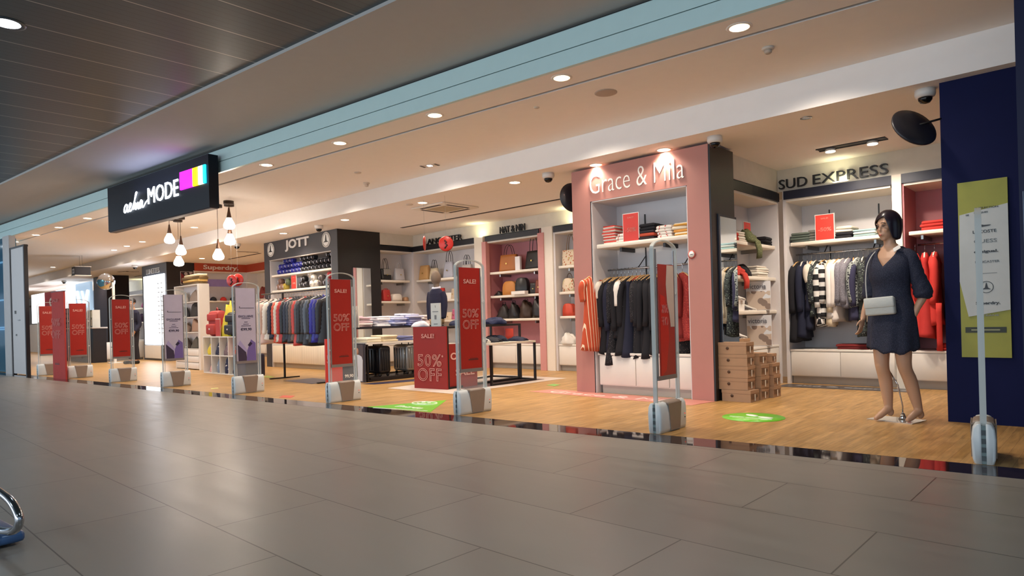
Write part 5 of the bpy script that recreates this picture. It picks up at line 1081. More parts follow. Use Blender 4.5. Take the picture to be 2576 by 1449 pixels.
# convex mirrors
t = thing('round_mirror', 'chrome round mirror on a white post at the far left', 'mirror', (-20.7, 5.95, 0)); 
BX('post', (-.03, -.03, .02), (.03, .03, 2.25), WHITE, t); BX('foot', (-.15, -.15, 0), (.15, .15, .02), WHITE, t); MB().lathe([(.0001, .1), (.1, .09), (.19, .05), (.23, 0), (.22, -.02), (.0001, -.03)], 28, mat=Matrix.Translation((-.13, -.14, 2.28)) @ Matrix.Rotation(math.radians(62), 4, 'Z') @ Matrix.Rotation(PI / 2, 4, 'X')).build('mirror_glass', M('dadada', .04, 1.0), t)
def cmirror(loc, rx, rz, lab, s=1.0, arm=((0, 0, 0), (.2, 0, .02))):
    t = thing('convex_mirror', lab, 'mirror', loc, 0); A = Matrix.Rotation(rz, 4, 'Z') @ Matrix.Rotation(rx, 4, 'X') @ Matrix.Diagonal((s, s, s, 1))
    MB().lathe([(.0001, .03), (.12, .025), (.185, .01), (.195, 0), (.19, -.012), (.0001, -.02)], 32, mat=A).build('back_shell', M('1f1f28', .4), t)
    MB().lathe([(.0001, -.07), (.1, -.055), (.16, -.03), (.185, -.012)], 32, mat=A).build('mirror_glass', M('cfd4d8', .05, 1.0), t)
    MB().tube([arm[0], arm[1]], .009, 6).build('arm', BLKM, t); return t
cmirror((-1.29, 6.40, 2.47), math.radians(-62), math.radians(-128), 'black backed round convex mirror fixed to the navy wall', 1.0, ((0, 0, .01), (.2, .12, .06)))
cmirror((-5.25, 6.86, 2.5), math.radians(-85), math.radians(-112), 'black backed round convex mirror behind the left edge of the pink column', 1.0, ((0, 0, 0), (.1, .0, 0)))
# hanging red discs
def rdisc(px, py_, Y, r_, rz, lab, Zc):
    X, Z = ay(px, py_, Y); t = thing('hanging_disc', lab, 'hanging sign', (X, Y, Z), rz, 'red round signs hanging on threads')
    MB().lathe([(.0001, -.008), (r_ * .9, -.008), (r_, 0), (r_ * .9, .008), (.0001, .008)], 32, mat=Matrix.Rotation(PI / 2, 4, 'X')).build('disc', M('c22a1c', .35), t)
    MB().tube([(0, 0, r_), (0, 0, Zc - Z)], .0015, 4).build('thread', M('aaaaaa', .5), t)
    MB().tube([(-.02, -.012, .05), (.01, -.012, .02), (-.01, -.012, 0), (.02, -.012, -.02), (-.02, -.012, -.07)], .012, 5).build('mark', M('3a1512', .5), t); return t
rdisc(1122, 613, 6.6, .115, .6, 'red round sign hanging in front of the LANCASTER letters', LZ); rdisc(1068, 612, 6.6, .115, -.85, 'red round sign seen edge-on left of the other red disc', LZ)
rdisc(583, 706, 5.2, .105, .5, 'left of two overlapping red discs above the fourth gate', FZ); rdisc(598, 704, 5.3, .11, .6, 'right of two overlapping red discs above the fourth gate', FZ)

# ================================================================== SECURITY GATES
GW = M('cfd4d4', .4); GB = M('8b7a6c', .45); FRM = clear('c8ccc8', .62, .45); ACR = clear('dfe6e6', .22, .1); ACF = M('d4d6d2', .25, var=.03)
def gate(loc, rz, lab, kind):
    t = thing('security_gate', lab, 'security gate', loc, rz, 'anti-theft gates along the threshold')
    D = .44; H0 = .235
    def side(sx, y0, y1, yb0, yb1, z0, z1, x0, x1, m, nm):
        poly = [(yb0, z0), (yb1, z0), (y1, z1), (y0, z1)]
        mb = MB(); v = [(x0, y, z) for y, z in poly] + [(x1, y, z) for y, z in poly]
        return mb.add(v, [(0, 3, 2, 1), (4, 5, 6, 7), (0, 1, 5, 4), (1, 2, 6, 5), (2, 3, 7, 6), (3, 0, 4, 7)]).build(nm, m, t)
    # rounded shell in two halves around a grey green slot
    for s in (-1, 1):
        pr = [(.012, 0.0), (.05, 0.0), (.058, .03), (.062, .15), (.056, .2), (.04, .228), (.012, .235)]
        rings = []
        for y, ins in ((0, .012), (.006, .004), (.02, 0), (D - .02, 0), (D - .006, .004), (D, .012)):
            sag = -.0 
            rings.append([(s * (x - (ins if x > .02 else 0)), y, z * (1 - ins) + (0.012 * (abs(y - D / 2) / (D / 2)) ** 2 if z > .19 else 0)) for x, z in pr])
        MB().loft(rings).build('shell_half', GW, t)
        # warm beige centre panel
        side(s, .12, .34, .16, .31, .012, .232, s * .0605, s * .0665, GB, 'side_panel')
    rg = []
    for y in (.12, .17, .23, .29, .34): rg.append([(x * 1.0, y, z + .004 - .0 * y) for x, z in ((-.066, .215), (-.05, .236), (-.02, .243), (.02, .243), (.05, .236), (.066, .215))])
    MB().loft(rg).build('top_panel', GB, t)
    BX('slot', (-.012, .004, .0), (.012, D - .004, .232), M('5c7070', .3), t)
    for k in range(4): BX('slot_insert', (-.011, -.001, .02 + .052 * k), (.011, .006, .05 + .052 * k), M('29363a', .3), t)
    for z, h in ((.12, 'd04a3a'), (.09, '3a3a3a')): MB().lathe([(.0001, 0), (.006, 0), (.004, .004), (.0001, .004)], 10, mat=Matrix.Translation((.062, .40, z)) @ Matrix.Rotation(PI / 2, 4, 'Y')).build('indicator', M(h, .4, emit=(.8 if h[0] == 'd' else 0)), t)
    # frame
    ztop = 1.49
    P = [(0, .03, .2), (0, .028, ztop)] + [(0, D / 2 - (D / 2 - .028) * math.cos(q), ztop + .075 * math.sin(q)) for q in [PI * k / 14 for k in range(1, 14)]] + [(0, D - .028, ztop), (0, D - .03, .2)]
    fm = MB(); PV = [Vector(p) for p in P]; vv = []
    for i, p in enumerate(PV):
        tg = (PV[min(i + 1, len(PV) - 1)] - PV[max(i - 1, 0)]).normalized(); nn = Vector((0, tg.z, -tg.y)) * .005
        vv.append([(-.017, p.y - nn.y, p.z - nn.z), (.017, p.y - nn.y, p.z - nn.z), (.017, p.y + nn.y, p.z + nn.z), (-.017, p.y + nn.y, p.z + nn.z)])
    fm.loft(vv, smooth=False); fm.build('outer_frame', FRM, t)
    for y in (.06, D - .06):
        BX('inner_upright', (-.004, y - .004, .24), (.004, y + .004, 1.4), ACF, t)
        for z in (.62, 1.12): BX('tie', (-.008, min(y, .03 if y < .2 else D - .03), z), (.008, max(y, .03 if y < .2 else D - .03), z + .018), ACF, t)
    MB().add([(-.003, .03, .24), (-.003, D - .03, .24), (-.003, D - .03, ztop), (-.003, .03, ztop), (.003, .03, .24), (.003, D - .03, .24), (.003, D - .03, ztop), (.003, .03, ztop)], [(0, 3, 2, 1), (4, 5, 6, 7), (0, 1, 5, 4), (1, 2, 6, 5), (2, 3, 7, 6), (3, 0, 4, 7)]).build('acrylic_panel', clear('e8eeee', .10, .1), t)
    if kind:
        y0, y1, z0, z1 = .06, .345, .455, 1.485
        f = MB().box((.010, y0 - .012, z0 - .02), (.022, y0, z1)).box((.010, y1, z0 - .02), (.022, y1 + .012, z1)).box((.010, y0 - .012, z0 - .035), (.024, y1 + .012, z0)); f.build('poster_frame', M('8c8a8c', .35, .5), t)
        def L(body, zc, w_, h_, m, outline=0, bold=0, yy=None): text(body, m, (.0225, (y0 + y1) / 2 if yy is None else yy, zc), w_, h_, face='+X', depth=.002, outline=outline, bold=bold, parent=p)
        if kind == 'sale':
            p = BX('poster', (.012, y0, z0), (.020, y1, z1), M('a3261e', .4, spec=.35), t); TXT = M('e0a498', .5)
            L('SALE!', 1.345, .17, .045, TXT, bold=.02); L('50%', 1.02, .215, .09, TXT, .014, .01); L('OFF', .905, .215, .095, TXT, .014)
            L('*', 1.06, .012, .012, TXT, yy=y1 - .03)
            MB().box((.0205, y0 + .1, .54), (.022, y1 - .05, .55)).box((.0205, y0 + .12, .556), (.022, y1 - .06, .56)).build('small_print', M('4c2422', .5), p)
        elif kind == 'exclusive':
            p = BX('poster', (.012, y0, z0), (.020, y1, z1), M('bab3c6', .4), t); TXT = M('55506a', .5)
            L('EXCLUSIVE', 1.085, .215, .03, TXT, bold=.02); [MB().box((.0205, (y0 + y1) / 2 - q_, zz), (.0215, (y0 + y1) / 2 + q_, zz + .009)).build('small_print', TXT, p) for q_, zz in ((.065, 1.05), (.025, 1.0), (.04, .97), (.07, .945))]; L('\u20ac99,90', .90, .16, .045, M('3a3550', .5), bold=.02)
            MB().box((.0205, y0 + .05, 1.2), (.022, y1 - .02, 1.206)).box((.0205, y0 + .05, 1.21), (.022, y0 + .06, 1.225)).build('rule', M('2c2838', .5), p)
            A = Matrix(((0, 0, 1, .0205), (1, 0, 0, 0), (0, 1, 0, 0), (0, 0, 0, 1)))
            MB().prism([(y0 + .02, z0), (y0 + .15, z0), (y0 + .13, z0 + .14), (y0 + .015, z0 + .23)], 0, .0012, mat=A).build('picture_dark', M('352c46', .5), p)
            MB().prism([(y0 + .02, z0 + .23), (y0 + .135, z0 + .12), (y0 + .155, z0 + .15), (y0 + .05, z0 + .29)], 0, .0016, mat=A).build('picture_collar', M('a79cc4', .5), p)
            MB().prism([(y0 + .14, z0), (y1 - .005, z0), (y1 - .01, z0 + .25), (y0 + .21, z0 + .30), (y0 + .15, z0 + .14)], 0, .0014, mat=A).build('picture_shirt', M('6c5c9c', .5), p)
            MB().prism([(y0 + .16, z0 + .22), (y0 + .2, z0 + .27), (y0 + .23, z0 + .24), (y0 + .19, z0 + .2)], 0, .002, mat=A).build('picture_knot', M('2b2040', .5), p)
        elif kind == 'wave':
            p = BX('poster', (.012, y0 + .03, z0 - .02), (.020, y1, z1 - .12), M('a8342c', .35), t)
            A = Matrix(((0, 0, 1, .0205), (1, 0, 0, 0), (0, 1, 0, 0), (0, 0, 0, 1)))
            MB().prism([(y1 - .005, .85), (y1 - .005, 1.36), (y0 + .17, 1.36), (y0 + .15, 1.2), (y0 + .165, 1.05), (y0 + .2, .95), (y0 + .215, .85)], 0, .0012, mat=A).build('pale_wave', M('cdb6a8', .4), p)
            MB().prism([(y0 + .04, .44), (y0 + .13, .5), (y0 + .18, .75), (y0 + .17, .98), (y0 + .12, 1.1), (y0 + .05, 1.12)], 0, .0012, mat=A).build('bright_wave', M('c8281e', .4), p)
            text('50%', M('d88a80', .5), (.0225, y0 + .12, 1.0), -.1, .07, face='+X', depth=.002, outline=.01, parent=p); text('OFF', M('d88a80', .5), (.0225, y0 + .12, .9), -.1, .07, face='+X', depth=.002, outline=.01, parent=p)
    return t
gx_ = [-.71, -2.86, -5.01, -7.10, -9.24, -11.40, -13.40, -15.42, -17.12]
info = [(None, 'end-on gate at the far right in front of the yellow poster'), ('wave', 'gate in front of the pink column with a red and cream poster'), ('sale', 'gate with a red 50% OFF poster beside the red sale tables'), ('sale', 'gate with a red 50% OFF poster in front of the charcoal column'),
        ('exclusive', 'gate with a lilac 99,90 poster under the two red discs'), ('exclusive', 'gate with a lilac 99,90 poster beside the glowing eyewear panel'), ('sale', 'third gate from the left, red poster in front of a standing person'), ('sale', 'second gate from the left, red poster right of the tall red banner'), ('sale', 'leftmost gate, half hidden by the tall red banner')]
angs = [.13, .02, -.03, 0, .02, .02, .04, .05, .06]
for x, (k, l), a in zip(gx_, info, angs): gate((x + .055, fl(x, .07), 0.001), a, 'Beige based ' + l, k)
# tall red banner at the left
bx0 = af(133, 900, .02)[0]; bx1 = af(168, 900, .02)[0]
t = thing('sale_banner', 'tall red free-standing 50% OFF banner at the left end', 'banner', (bx0, fl(bx0, .02), 0), .05); BW = bx1 - bx0
rg = []
for z in (0, .2, .6, 1.0, 1.4, 1.72): rg.append([(0, 0, z), (BW * .3, -.035, z), (BW * .7, -.035, z), (BW, 0, z), (BW, .03, z), (0, .03, z)])
MB().loft(rg, smooth=False).build('body', M('b5403a', .6, spec=.2), t); MB().prism([(-.01, -.005), (BW * .3, -.045), (BW * .7, -.045), (BW + .01, -.005), (BW + .01, .04), (-.01, .04)], 1.72, 1.735).build('top_cap', M('6c6664', .4), t)
text('50%', M('dd948a', .5), (BW / 2, -.042, 1.12), BW * .72, .16, outline=.011, bold=.01, parent=t); text('OFF', M('dd948a', .5), (BW / 2, -.042, .88), BW * .72, .16, outline=.011, parent=t); text('SALE!', M('c8766c', .5), (BW / 2, -.042, 1.55), BW * .5, .06, parent=t)
MB().box((BW * .35, -.038, .28), (BW * .7, -.036, .3)).box((BW * .35, -.038, .31), (BW * .7, -.036, .315)).build('small_print', M('5a2a28', .5), t)
# floor display behind the third gate
t = thing('sale_banner', 'red and navy floor display showing 99,90 behind the gate by the charcoal column', 'banner', (-8.75, 5.31, 0), PI / 2)
BX('body', (0, 0, 0), (.28, .03, .72), M('c23328', .4), t); BX('navy_panel', (.28, 0, 0), (.50, .03, .38), M('20233a', .4), t); text('99,90', WHITE, (.39, -.004, .14), .15, .055, parent=t, bold=.02, depth=.004); text('50', M('e8c0b6', .5), (.05, -.004, .42), .07, .12, outline=.01, parent=t, depth=.004)
# yellow poster on the navy wall
t = thing('wall_poster', 'yellow green poster with a white list of brand names on the navy wall', 'poster', (-1.01, 6.49, .54)); PW, PH = .33, 1.425
YG = M('9a9a3a', .5)
BX('board', (0, -.006, 0), (PW, .006, PH), YG, t)
BX('dark_strip', (.03, -.009, .2), (PW - .03, -.006, .245), M('2b3020', .5), t)
MB().prism([(.0, .62), (.055, .33), (PW, .38), (PW, 1.22), (.01, 1.16)], 0, .006, mat=Matrix.Translation((0, -.007, 0)) @ Matrix.Rotation(PI / 2, 4, 'X')).build('white_sheet', M('c2c6c4', .6), t)
DK = M('3c4248', .6); FD = M('8e9494', .6)
def PL(b, px, py_, w_, h_, m=DK, bold=0.01, shear=0): 
    X, Z = ay(px, py_, 6.49); text(b, m, (X + 1.01, -.015, Z - .54), w_, h_, parent=t, depth=.002, bold=bold, shear=shear)
PL('LACOSTE', 2477, 582, .155, .024); PL('GUESS', 2479, 606, .15, .028, M('6d7376', .6), 0); PL('desigual.', 2481, 633, .16, .028, bold=.03); PL('LANCASTER', 2484, 658, .16, .018, M('6d7376', .6)); BX('faint_line', (.14, -.014, ay(2484, 687, 6.49)[1] - .544), (.25, -.008, ay(2484, 687, 6.49)[1] - .538), FD, t); PL('Superdry.', 2486, 763, .16, .03, bold=.03); PL('OCEANE', 2487, 793, .14, .014, FD)
PL('& SELECTION', 2482, 522, .15, .014); PL('DE', 2434, 542, .02, .012); PL('MARQUES', 2468, 535, .09, .014); BX('strip_print', (.07, -.011, .216), (.26, -.009, .228), M('8d8f6a', .5), t)
X, Z = ay(2482, 722, 6.49); X += 1.01; Z -= .54
em = MB().tube([(X + .045 * math.cos(q * PI / 12), -.015, Z + .045 * math.sin(q * PI / 12)) for q in range(24)], .002, 5, closed=True); em.prism([(-.03, -.018), (.03, -.018), (.01, -.005), (.003, .03), (0, .035), (-.003, .03), (-.01, -.005)], 0, .002, mat=Matrix.Translation((X, -.014, Z)) @ Matrix.Rotation(PI / 2, 4, 'X')); em.build('emblem_mark', DK, t)
X, Z = ay(2476, 568, 6.49); X += 1.01; Z -= .54
MB().prism([(-.04, -.004), (-.01, -.008), (.035, -.002), (.045, .006), (.0, .006), (-.02, .012), (-.038, .006)], 0, .002, mat=Matrix.Translation((X, -.014, Z)) @ Matrix.Rotation(PI / 2, 4, 'X')).build('reptile_mark', DK, t)
# chrome trolley at the left frame edge
t = thing('luggage_trolley', 'chrome tube loop over a blue base at the lower left frame edge', 'trolley', (-3.47, .595, 0), .1)
MB().tube(spl([(-.6, 0, .28), (-.3, 0, .27), (-.12, 0, .255), (-.0, 0, .235), (.08, 0, .19), (.06, 0, .145), (-.02, 0, .112), (-.2, 0, .085), (-.6, 0, .05)], 5), .017, 14).build('tube_loop', M('b9bcc2', .12, 1.0, var=.02), t)
MB().bev((-.6, -.02, .012), (-.19, .10, .06), .015).build('base', M('3f608c', .3), t); MB().tube([(-.6, -.03, .012), (-.18, -.03, .012)], .009, 8).build('edge_bar', CHROME, t)


t = thing('pier_glare', 'glare reflection built as pale bracket above a small red plate on the dark right pier', 'frame', (-.452, 4.9, 0)); 
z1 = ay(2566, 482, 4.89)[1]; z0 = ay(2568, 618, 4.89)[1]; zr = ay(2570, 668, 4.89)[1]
MB().tube([(.06, -.006, z1), (.012, -.006, z1), (.012, -.006, z0), (.06, -.006, z0)], .003, 6).build('glare_bracket', M('6f7c94', .4), t)  # glare reflection on the pier, shaped as a thin pale tube
BX('red_plate', (.01, -.01, zr - .05), (.09, 0, zr + .05), M('4a0f24', .4), t); MB().lathe([(.0001, 0), (.006, 0), (.004, .004), (.0001, .004)], 10, mat=Matrix.Translation((.02, -.01, zr)) @ Matrix.Rotation(PI / 2, 4, 'X')).build('glowing_dot', glow('ffd8e0', 1.0), t)  # pale dot on the plate, given a slight glow
# ================================================================== MANNEQUINS AND PERSON
def smooth_body(mb, name, m, parent=None, voxel=.008, it=6):
    o = mb.build(name, m, parent)
    r_ = o.modifiers.new('join', 'REMESH'); r_.mode = 'VOXEL'; r_.voxel_size = voxel; r_.use_smooth_shade = True
    s = o.modifiers.new('soften', 'SMOOTH'); s.factor = .5; s.iterations = it
    return o
def ell(mb, c, r, mat=None, n=16, mm=10):
    rings = []
    for i in range(1, mm):
        a = PI * i / mm; rings.append([(c[0] + r[0] * math.sin(a) * math.cos(2 * PI * k / n), c[1] + r[1] * math.sin(a) * math.sin(2 * PI * k / n), c[2] - r[2] * math.cos(a)) for k in range(n)])
    mb.loft(rings, mat=mat)
def limb(mb, pts, rad, n=14): mb.tube(pts, rad, n)
def lerpt(T, z):
    for (z0, *a), (z1, *b) in zip(T, T[1:]):
        if z0 <= z <= z1:
            u = (z - z0) / (z1 - z0); return [p + (q - p) * u for p, q in zip(a, b)]
    return list(T[0][1:]) if z < T[0][0] else list(T[-1][1:])
# body frame: local -y is the front, +x is the figure's left (image right)
TR = [(.80, .150, .095, .0), (.88, .168, .108, .005), (.95, .165, .100, .0), (1.05, .125, .082, -.005), (1.12, .118, .082, -.005), (1.22, .140, .098, -.008), (1.30, .150, .100, -.006), (1.38, .160, .085, .0), (1.43, .150, .065, .008), (1.46, .09, .052, .012), (1.50, .048, .05, .012)]
def torso(mb, table, n=24, bust=True):
    rings = []
    for z, a, b, cy in table:
        rings.append([(a * math.cos(2 * PI * k / n), cy + b * math.sin(2 * PI * k / n), z) for k in range(n)])
    mb.loft(rings)
    if bust:
        for s in (-1, 1): ell(mb, (s * .062, -.075, 1.265), (.058, .05, .056))
def hand(mb, wrist, dirv, side, curl=.4, s=1.0):
    w_ = Vector(wrist); d = Vector(dirv).normalized(); f = Vector((0, -1, 0)); f = (f - d * f.dot(d)).normalized(); sd = d.cross(f).normalized() * side
    # f: towards thumb/front, sd: palm normal
    palm = w_ + d * .045 * s
    A = Matrix(((f.x, sd.x, d.x, palm.x), (f.y, sd.y, d.y, palm.y), (f.z, sd.z, d.z, palm.z), (0, 0, 0, 1)))
    ell(mb, (0, 0, 0), (.036 * s, .015 * s, .052 * s), A)
    for i, (o, L) in enumerate([(.027, .068), (.010, .076), (-.008, .072), (-.025, .056)]):
        b = palm + f * o * s + d * .038 * s; pts = [b]; ang = 0
        for k, seg in enumerate((.45, .32, .25)):
            ang += curl * (.5 + .5 * k) * (1 + .12 * i); pts.append(pts[-1] + (d * math.cos(ang) + sd * math.sin(ang) + f * (o * .9)) * L * seg * s)
        limb(mb, pts, [.0085 * s, .0082 * s, .0075 * s, .006 * s], 8)
    b = palm + f * .03 * s - d * .025 * s; limb(mb, [b, b + (f * .6 + d * .8) * .03 * s + sd * .008, b + (f * .7 + d * 1.6) * .034 * s + sd * .014], [.011 * s, .0095 * s, .007 * s], 8)
def head(mb, c, A, face=True):
    # A rotates the head about its centre c; local -y is the face
    M0 = Matrix.Translation(c) @ A
    ell(mb, (0, .012, .025), (.074, .092, .095), M0, 20, 14); ell(mb, (0, -.022, -.045), (.055, .062, .068), M0, 16, 10)
    if face:
        ell(mb, (0, -.052, -.098), (.024, .022, .018), M0); limb(mb, [M0 @ Vector(p) for p in ((0, -.078, .025), (0, -.088, -.006), (0, -.094, -.024), (0, -.082, -.034))], [.007, .008, .0105, .009], 8)
        for s in (-1, 1):
            ell(mb, (s * .03, -.078, .03), (.02, .010, .007), M0); ell(mb, (s * .077, .01, -.008), (.008, .018, .028), M0); ell(mb, (s * .034, -.06, -.025), (.02, .018, .02), M0)
        ell(mb, (0, -.083, -.06), (.02, .010, .0075), M0); ell(mb, (0, -.082, -.070), (.016, .010, .006), M0)
def leg(mb, hip, knee, ankle, toe):
    limb(mb, spl([hip, Vector(hip).lerp(Vector(knee), .5) + Vector((0, -.008, 0)), knee, Vector(knee).lerp(Vector(ankle), .35) + Vector((0, .018, 0)), ankle], 4), [.078, .077, .075, .072, .068, .065, .062, .058, .055, .052, .052, .053, .053, .05, .044, .036, .031][:17], 16)
    a = Vector(ankle); t = Vector(toe); d = (t - a); d.z = 0
    limb(mb, [a + Vector((0, 0, .01)), a.lerp(t, .3) + Vector((0, 0, .004)), a.lerp(t, .65), t], [.034, .030, .028, .016], 12)
    h = a - d.normalized() * .016; ell(mb, (h.x, h.y, a.z - .025), (.029, .031, .038))

# ---- woman mannequin
mx, my = -1.47, 6.30
fem = thing('female_mannequin', 'female mannequin in a navy dress with a white crossbody bag', 'mannequin', (mx, my, 0.0), math.radians(-12))
SKIN = M('bd9478', .38, var=.04, name='mannequin_skin')
mb = MB(); torso(mb, TR)
limb(mb, [(0, .012, 1.42), (-.002, .008, 1.48), (-.006, .0, 1.55)], [.055, .047, .046], 14)
hc = Vector((-.012, -.012, 1.645)); HA = Matrix.Rotation(math.radians(-14), 4, 'Z') @ Matrix.Rotation(math.radians(4), 4, 'X')
head(mb, hc, HA)
for s in (-1, 1): ell(mb, (s * .132, .008, 1.375), (.045, .044, .05)); ell(mb, (s * .075, .03, .86), (.085, .09, .09))
# legs: image-left leg slightly forward on tiptoe, image-right leg straight further forward
leg(mb, (-.085, .0, .84), (-.075, -.035, .47), (-.055, .02, .095), (-.095, -.14, .022))
leg(mb, (.085, .0, .84), (.095, -.01, .47), (.15, .10, .085), (.12, -.055, .022))
# arms
limb(mb, spl([(-.150, .0, 1.39), (-.170, .02, 1.22), (-.195, .03, 1.08), (-.215, -.01, .96), (-.225, -.04, .865)], 4), [.046, .044, .042, .041, .040, .039, .038, .037, .036, .034, .032, .030, .028, .027, .025, .023, .022], 12)
limb(mb, spl([(.150, .0, 1.39), (.188, .03, 1.22), (.225, .06, 1.07), (.19, .03, .96), (.16, .0, .86)], 4), [.046, .044, .042, .041, .040, .039, .038, .037, .036, .034, .032, .030, .028, .027, .025, .023, .022], 12)
hand(mb, (-.225, -.045, .87), (-.08, -.2, -1), 1, .35); hand(mb, (.158, -.005, .86), (-.2, -.15, -1), -1, .35)
body = smooth_body(mb, 'body', SKIN, fem, .007, 5)
M0 = Matrix.Translation(hc) @ HA
for s in (-1, 1):
    e = MB(); ell(e, (s * .030, -.083, .010), (.014, .006, .0055), M0, 12, 8); e.build('eye', M('221a1a', .3), fem)
    MB().tube([M0 @ Vector((s * .014, -.090, .033)), M0 @ Vector((s * .03, -.091, .038)), M0 @ Vector((s * .047, -.081, .033))], .0028, 6).build('eyebrow', M('2a1e1e', .6), fem)
e = MB(); ell(e, (0, -.087, -.061), (.016, .006, .004), M0, 12, 8); ell(e, (0, -.087, -.067), (.013, .006, .004), M0, 12, 8); e.build('lips', M('a4564a', .4), fem)
# bob hair: one shell with a swept hairline
HL = [(-180, -.115), (-120, -.105), (-95, -.10), (-80, -.06), (-66, .01), (-45, .045), (-20, .062), (5, .078), (22, .088), (31, .06), (38, .02), (46, -.02), (52, -.055), (48, -.075), (60, -.105), (90, -.112), (120, -.11), (180, -.115)]
HL = [(-180, -.115), (-120, -.105), (-95, -.10), (-80, -.06), (-66, .01), (-45, .045), (-20, .062), (5, .078), (22, .086), (32, .055), (40, .01), (47, -.04), (52, -.085), (60, -.105), (90, -.112), (120, -.11), (180, -.115)]
hb = MB(); NA, NR = 72, 16; hv = []
for j in range(NR + 1):
    ring = []
    for k in range(NA):
        a_ = -180 + 360 * k / NA; zl = lerpt([(x, z) for x, z in HL], a_)[0]; u = j / NR; z = .138 - (.138 - zl) * (u ** 1.25)
        q = math.radians(a_); f = math.sqrt(max(0, 1 - ((z - .02) / .119) ** 2)) if z > .02 else 1 - (.10 if math.cos(q) > -.1 else .10 + .28 * min(1, -math.cos(q))) * ((.02 - z) / .13) ** 2
        f = max(f, .02); ring.append((.087 * f * math.sin(q), .016 - .106 * f * math.cos(q) * (.97 if math.cos(q) > 0 else 1), z))
    hv.append(ring)
hb.loft(hv[::-1], cap=False, mat=M0)
ho = hb.build('hair', M('1c1420', .28), fem); sd_ = ho.modifiers.new('thickness', 'SOLIDIFY'); sd_.thickness = .010; sd_.offset = 1; sb_ = ho.modifiers.new('smooth', 'SUBSURF'); sb_.levels = 1; sb_.render_levels = 1
# dress
DRS = speckle('1b2034', '4a5066', 190, .25, name='navy_dotted_dress')
DT = [(.60, .195, .165, .0), (.70, .19, .158, .0), (.80, .185, .145, .0), (.90, .182, .128, .0), (1.0, .165, .112, .0), (1.06, .145, .10, -.003), (1.14, .142, .10, -.005), (1.22, .156, .122, -.015), (1.30, .168, .122, -.012), (1.36, .172, .104, .0), (1.41, .162, .085, .006), (1.445, .125, .072, .01), (1.475, .085, .064, .014)]
n = 48; rows = 34; db = MB(); rings = []
for i in range(rows + 1):
    u = i / rows; ring = []
    for k in range(n):
        q = 2 * PI * k / n; fr = max(0, math.cos(q + PI / 2)); ft = math.cos(q - (-PI / 2)); 
        av = math.acos(max(-1, min(1, ft))) / math.radians(44); ztop = 1.47 - (.165 * (1 - av) if av < 1 else 0) - .015 * max(0, -ft)
        zh = .60 + .022 * math.sin(2 * q + .6) + .012 * math.sin(9 * q)
        z = zh + (ztop - zh) * u; a, b, cy = lerpt(DT, z); t_ = max(0, (1.0 - z) / .4); fo = 1 + .055 * t_ * math.sin(9 * q + 1) + .02 * t_ * math.sin(14 * q) + .012 * math.sin(5 * q + z * 18) * (1 - t_ * .5)
        ring.append((a * fo * math.cos(q), cy + b * fo * math.sin(q), z))
    rings.append(ring)
db.loft(rings, cap=False)
d_o = db.build('dress', DRS, fem); so_ = d_o.modifiers.new('thickness', 'SOLIDIFY'); so_.thickness = .004; so_.offset = 1
for s, P in ((-1, [(-.10, .008, 1.42), (-.150, .008, 1.37), (-.172, .02, 1.22), (-.186, .03, 1.1), (-.19, .025, 1.04)]), (1, [(.10, .008, 1.42), (.155, .008, 1.37), (.192, .03, 1.22), (.222, .055, 1.1), (.222, .05, 1.03)])):
    sb = MB(); S = spl(P, 5); rr = [.035, .045, .050, .053, .055, .056, .056, .057, .057, .058, .059, .060, .062, .065, .068, .070, .071, .070, .066, .058, .046]
    sb.tube(S, rr, 18); v = []
    for j, p in enumerate(sb.v): v.append((p[0] + .004 * math.sin(j * 1.9), p[1] + .004 * math.cos(j * 1.3), p[2]))
    sb.v = v; sb.build('sleeve', DRS, fem)
MB().tube([(-.10, -.115, 1.02), (0, -.13, 1.01), (.10, -.115, 1.02)], .004, 6).build('waist_seam', DRS, fem)
MB().box((-.03, -.003, -.02), (.03, 0, .02), mat=Matrix.Translation((.088, -.072, 1.452)) @ Matrix.Rotation(-.5, 4, 'Y') @ Matrix.Rotation(-.5, 4, 'X')).build('price_tag', M('d5d3d0', .6), fem)
bag = MB().bev((-.10, 0, 0), (.135, .055, .145), .016, n=3).build('crossbody_bag', M('b4b8b4', .5, bump=.2)); bag.parent = fem; bag.location = (-.03, -.185, .90); bag.rotation_euler = (0, -.06, .05)
MB().bev((-.102, -.006, .06), (.137, .02, .15), .01, n=2).build('flap', M('bcc0bc', .5, bump=.2), bag)
MB().tube(spl([(-.085, .075, 1.455), (-.105, -.04, 1.44), (-.13, -.12, 1.34), (-.135, -.15, 1.2), (-.125, -.16, 1.04)], 5), .0055, 6, mat=Matrix.Identity(4)).build('strap', M('b7b6b2', .5), fem)
# stand
st = BX('stand_plate', (-.2, -.06, 0), (.17, .2, .006), M('c9c4bc', .08, .7), fem); st.location = (-.0, -.01, .0)
MB().tube([(.02, .10, .006), (.02, .10, .12), (.0, .07, .3), (-.055, .045, .42)], .006, 8).build('stand_rod', CHROME, fem); MB().lathe([(.0001, .006), (.035, .006), (.022, .03), (.012, .06), (.0001, .06)], 20, mat=Matrix.Translation((.02, .10, 0))).build('stand_socket', CHROME, fem)

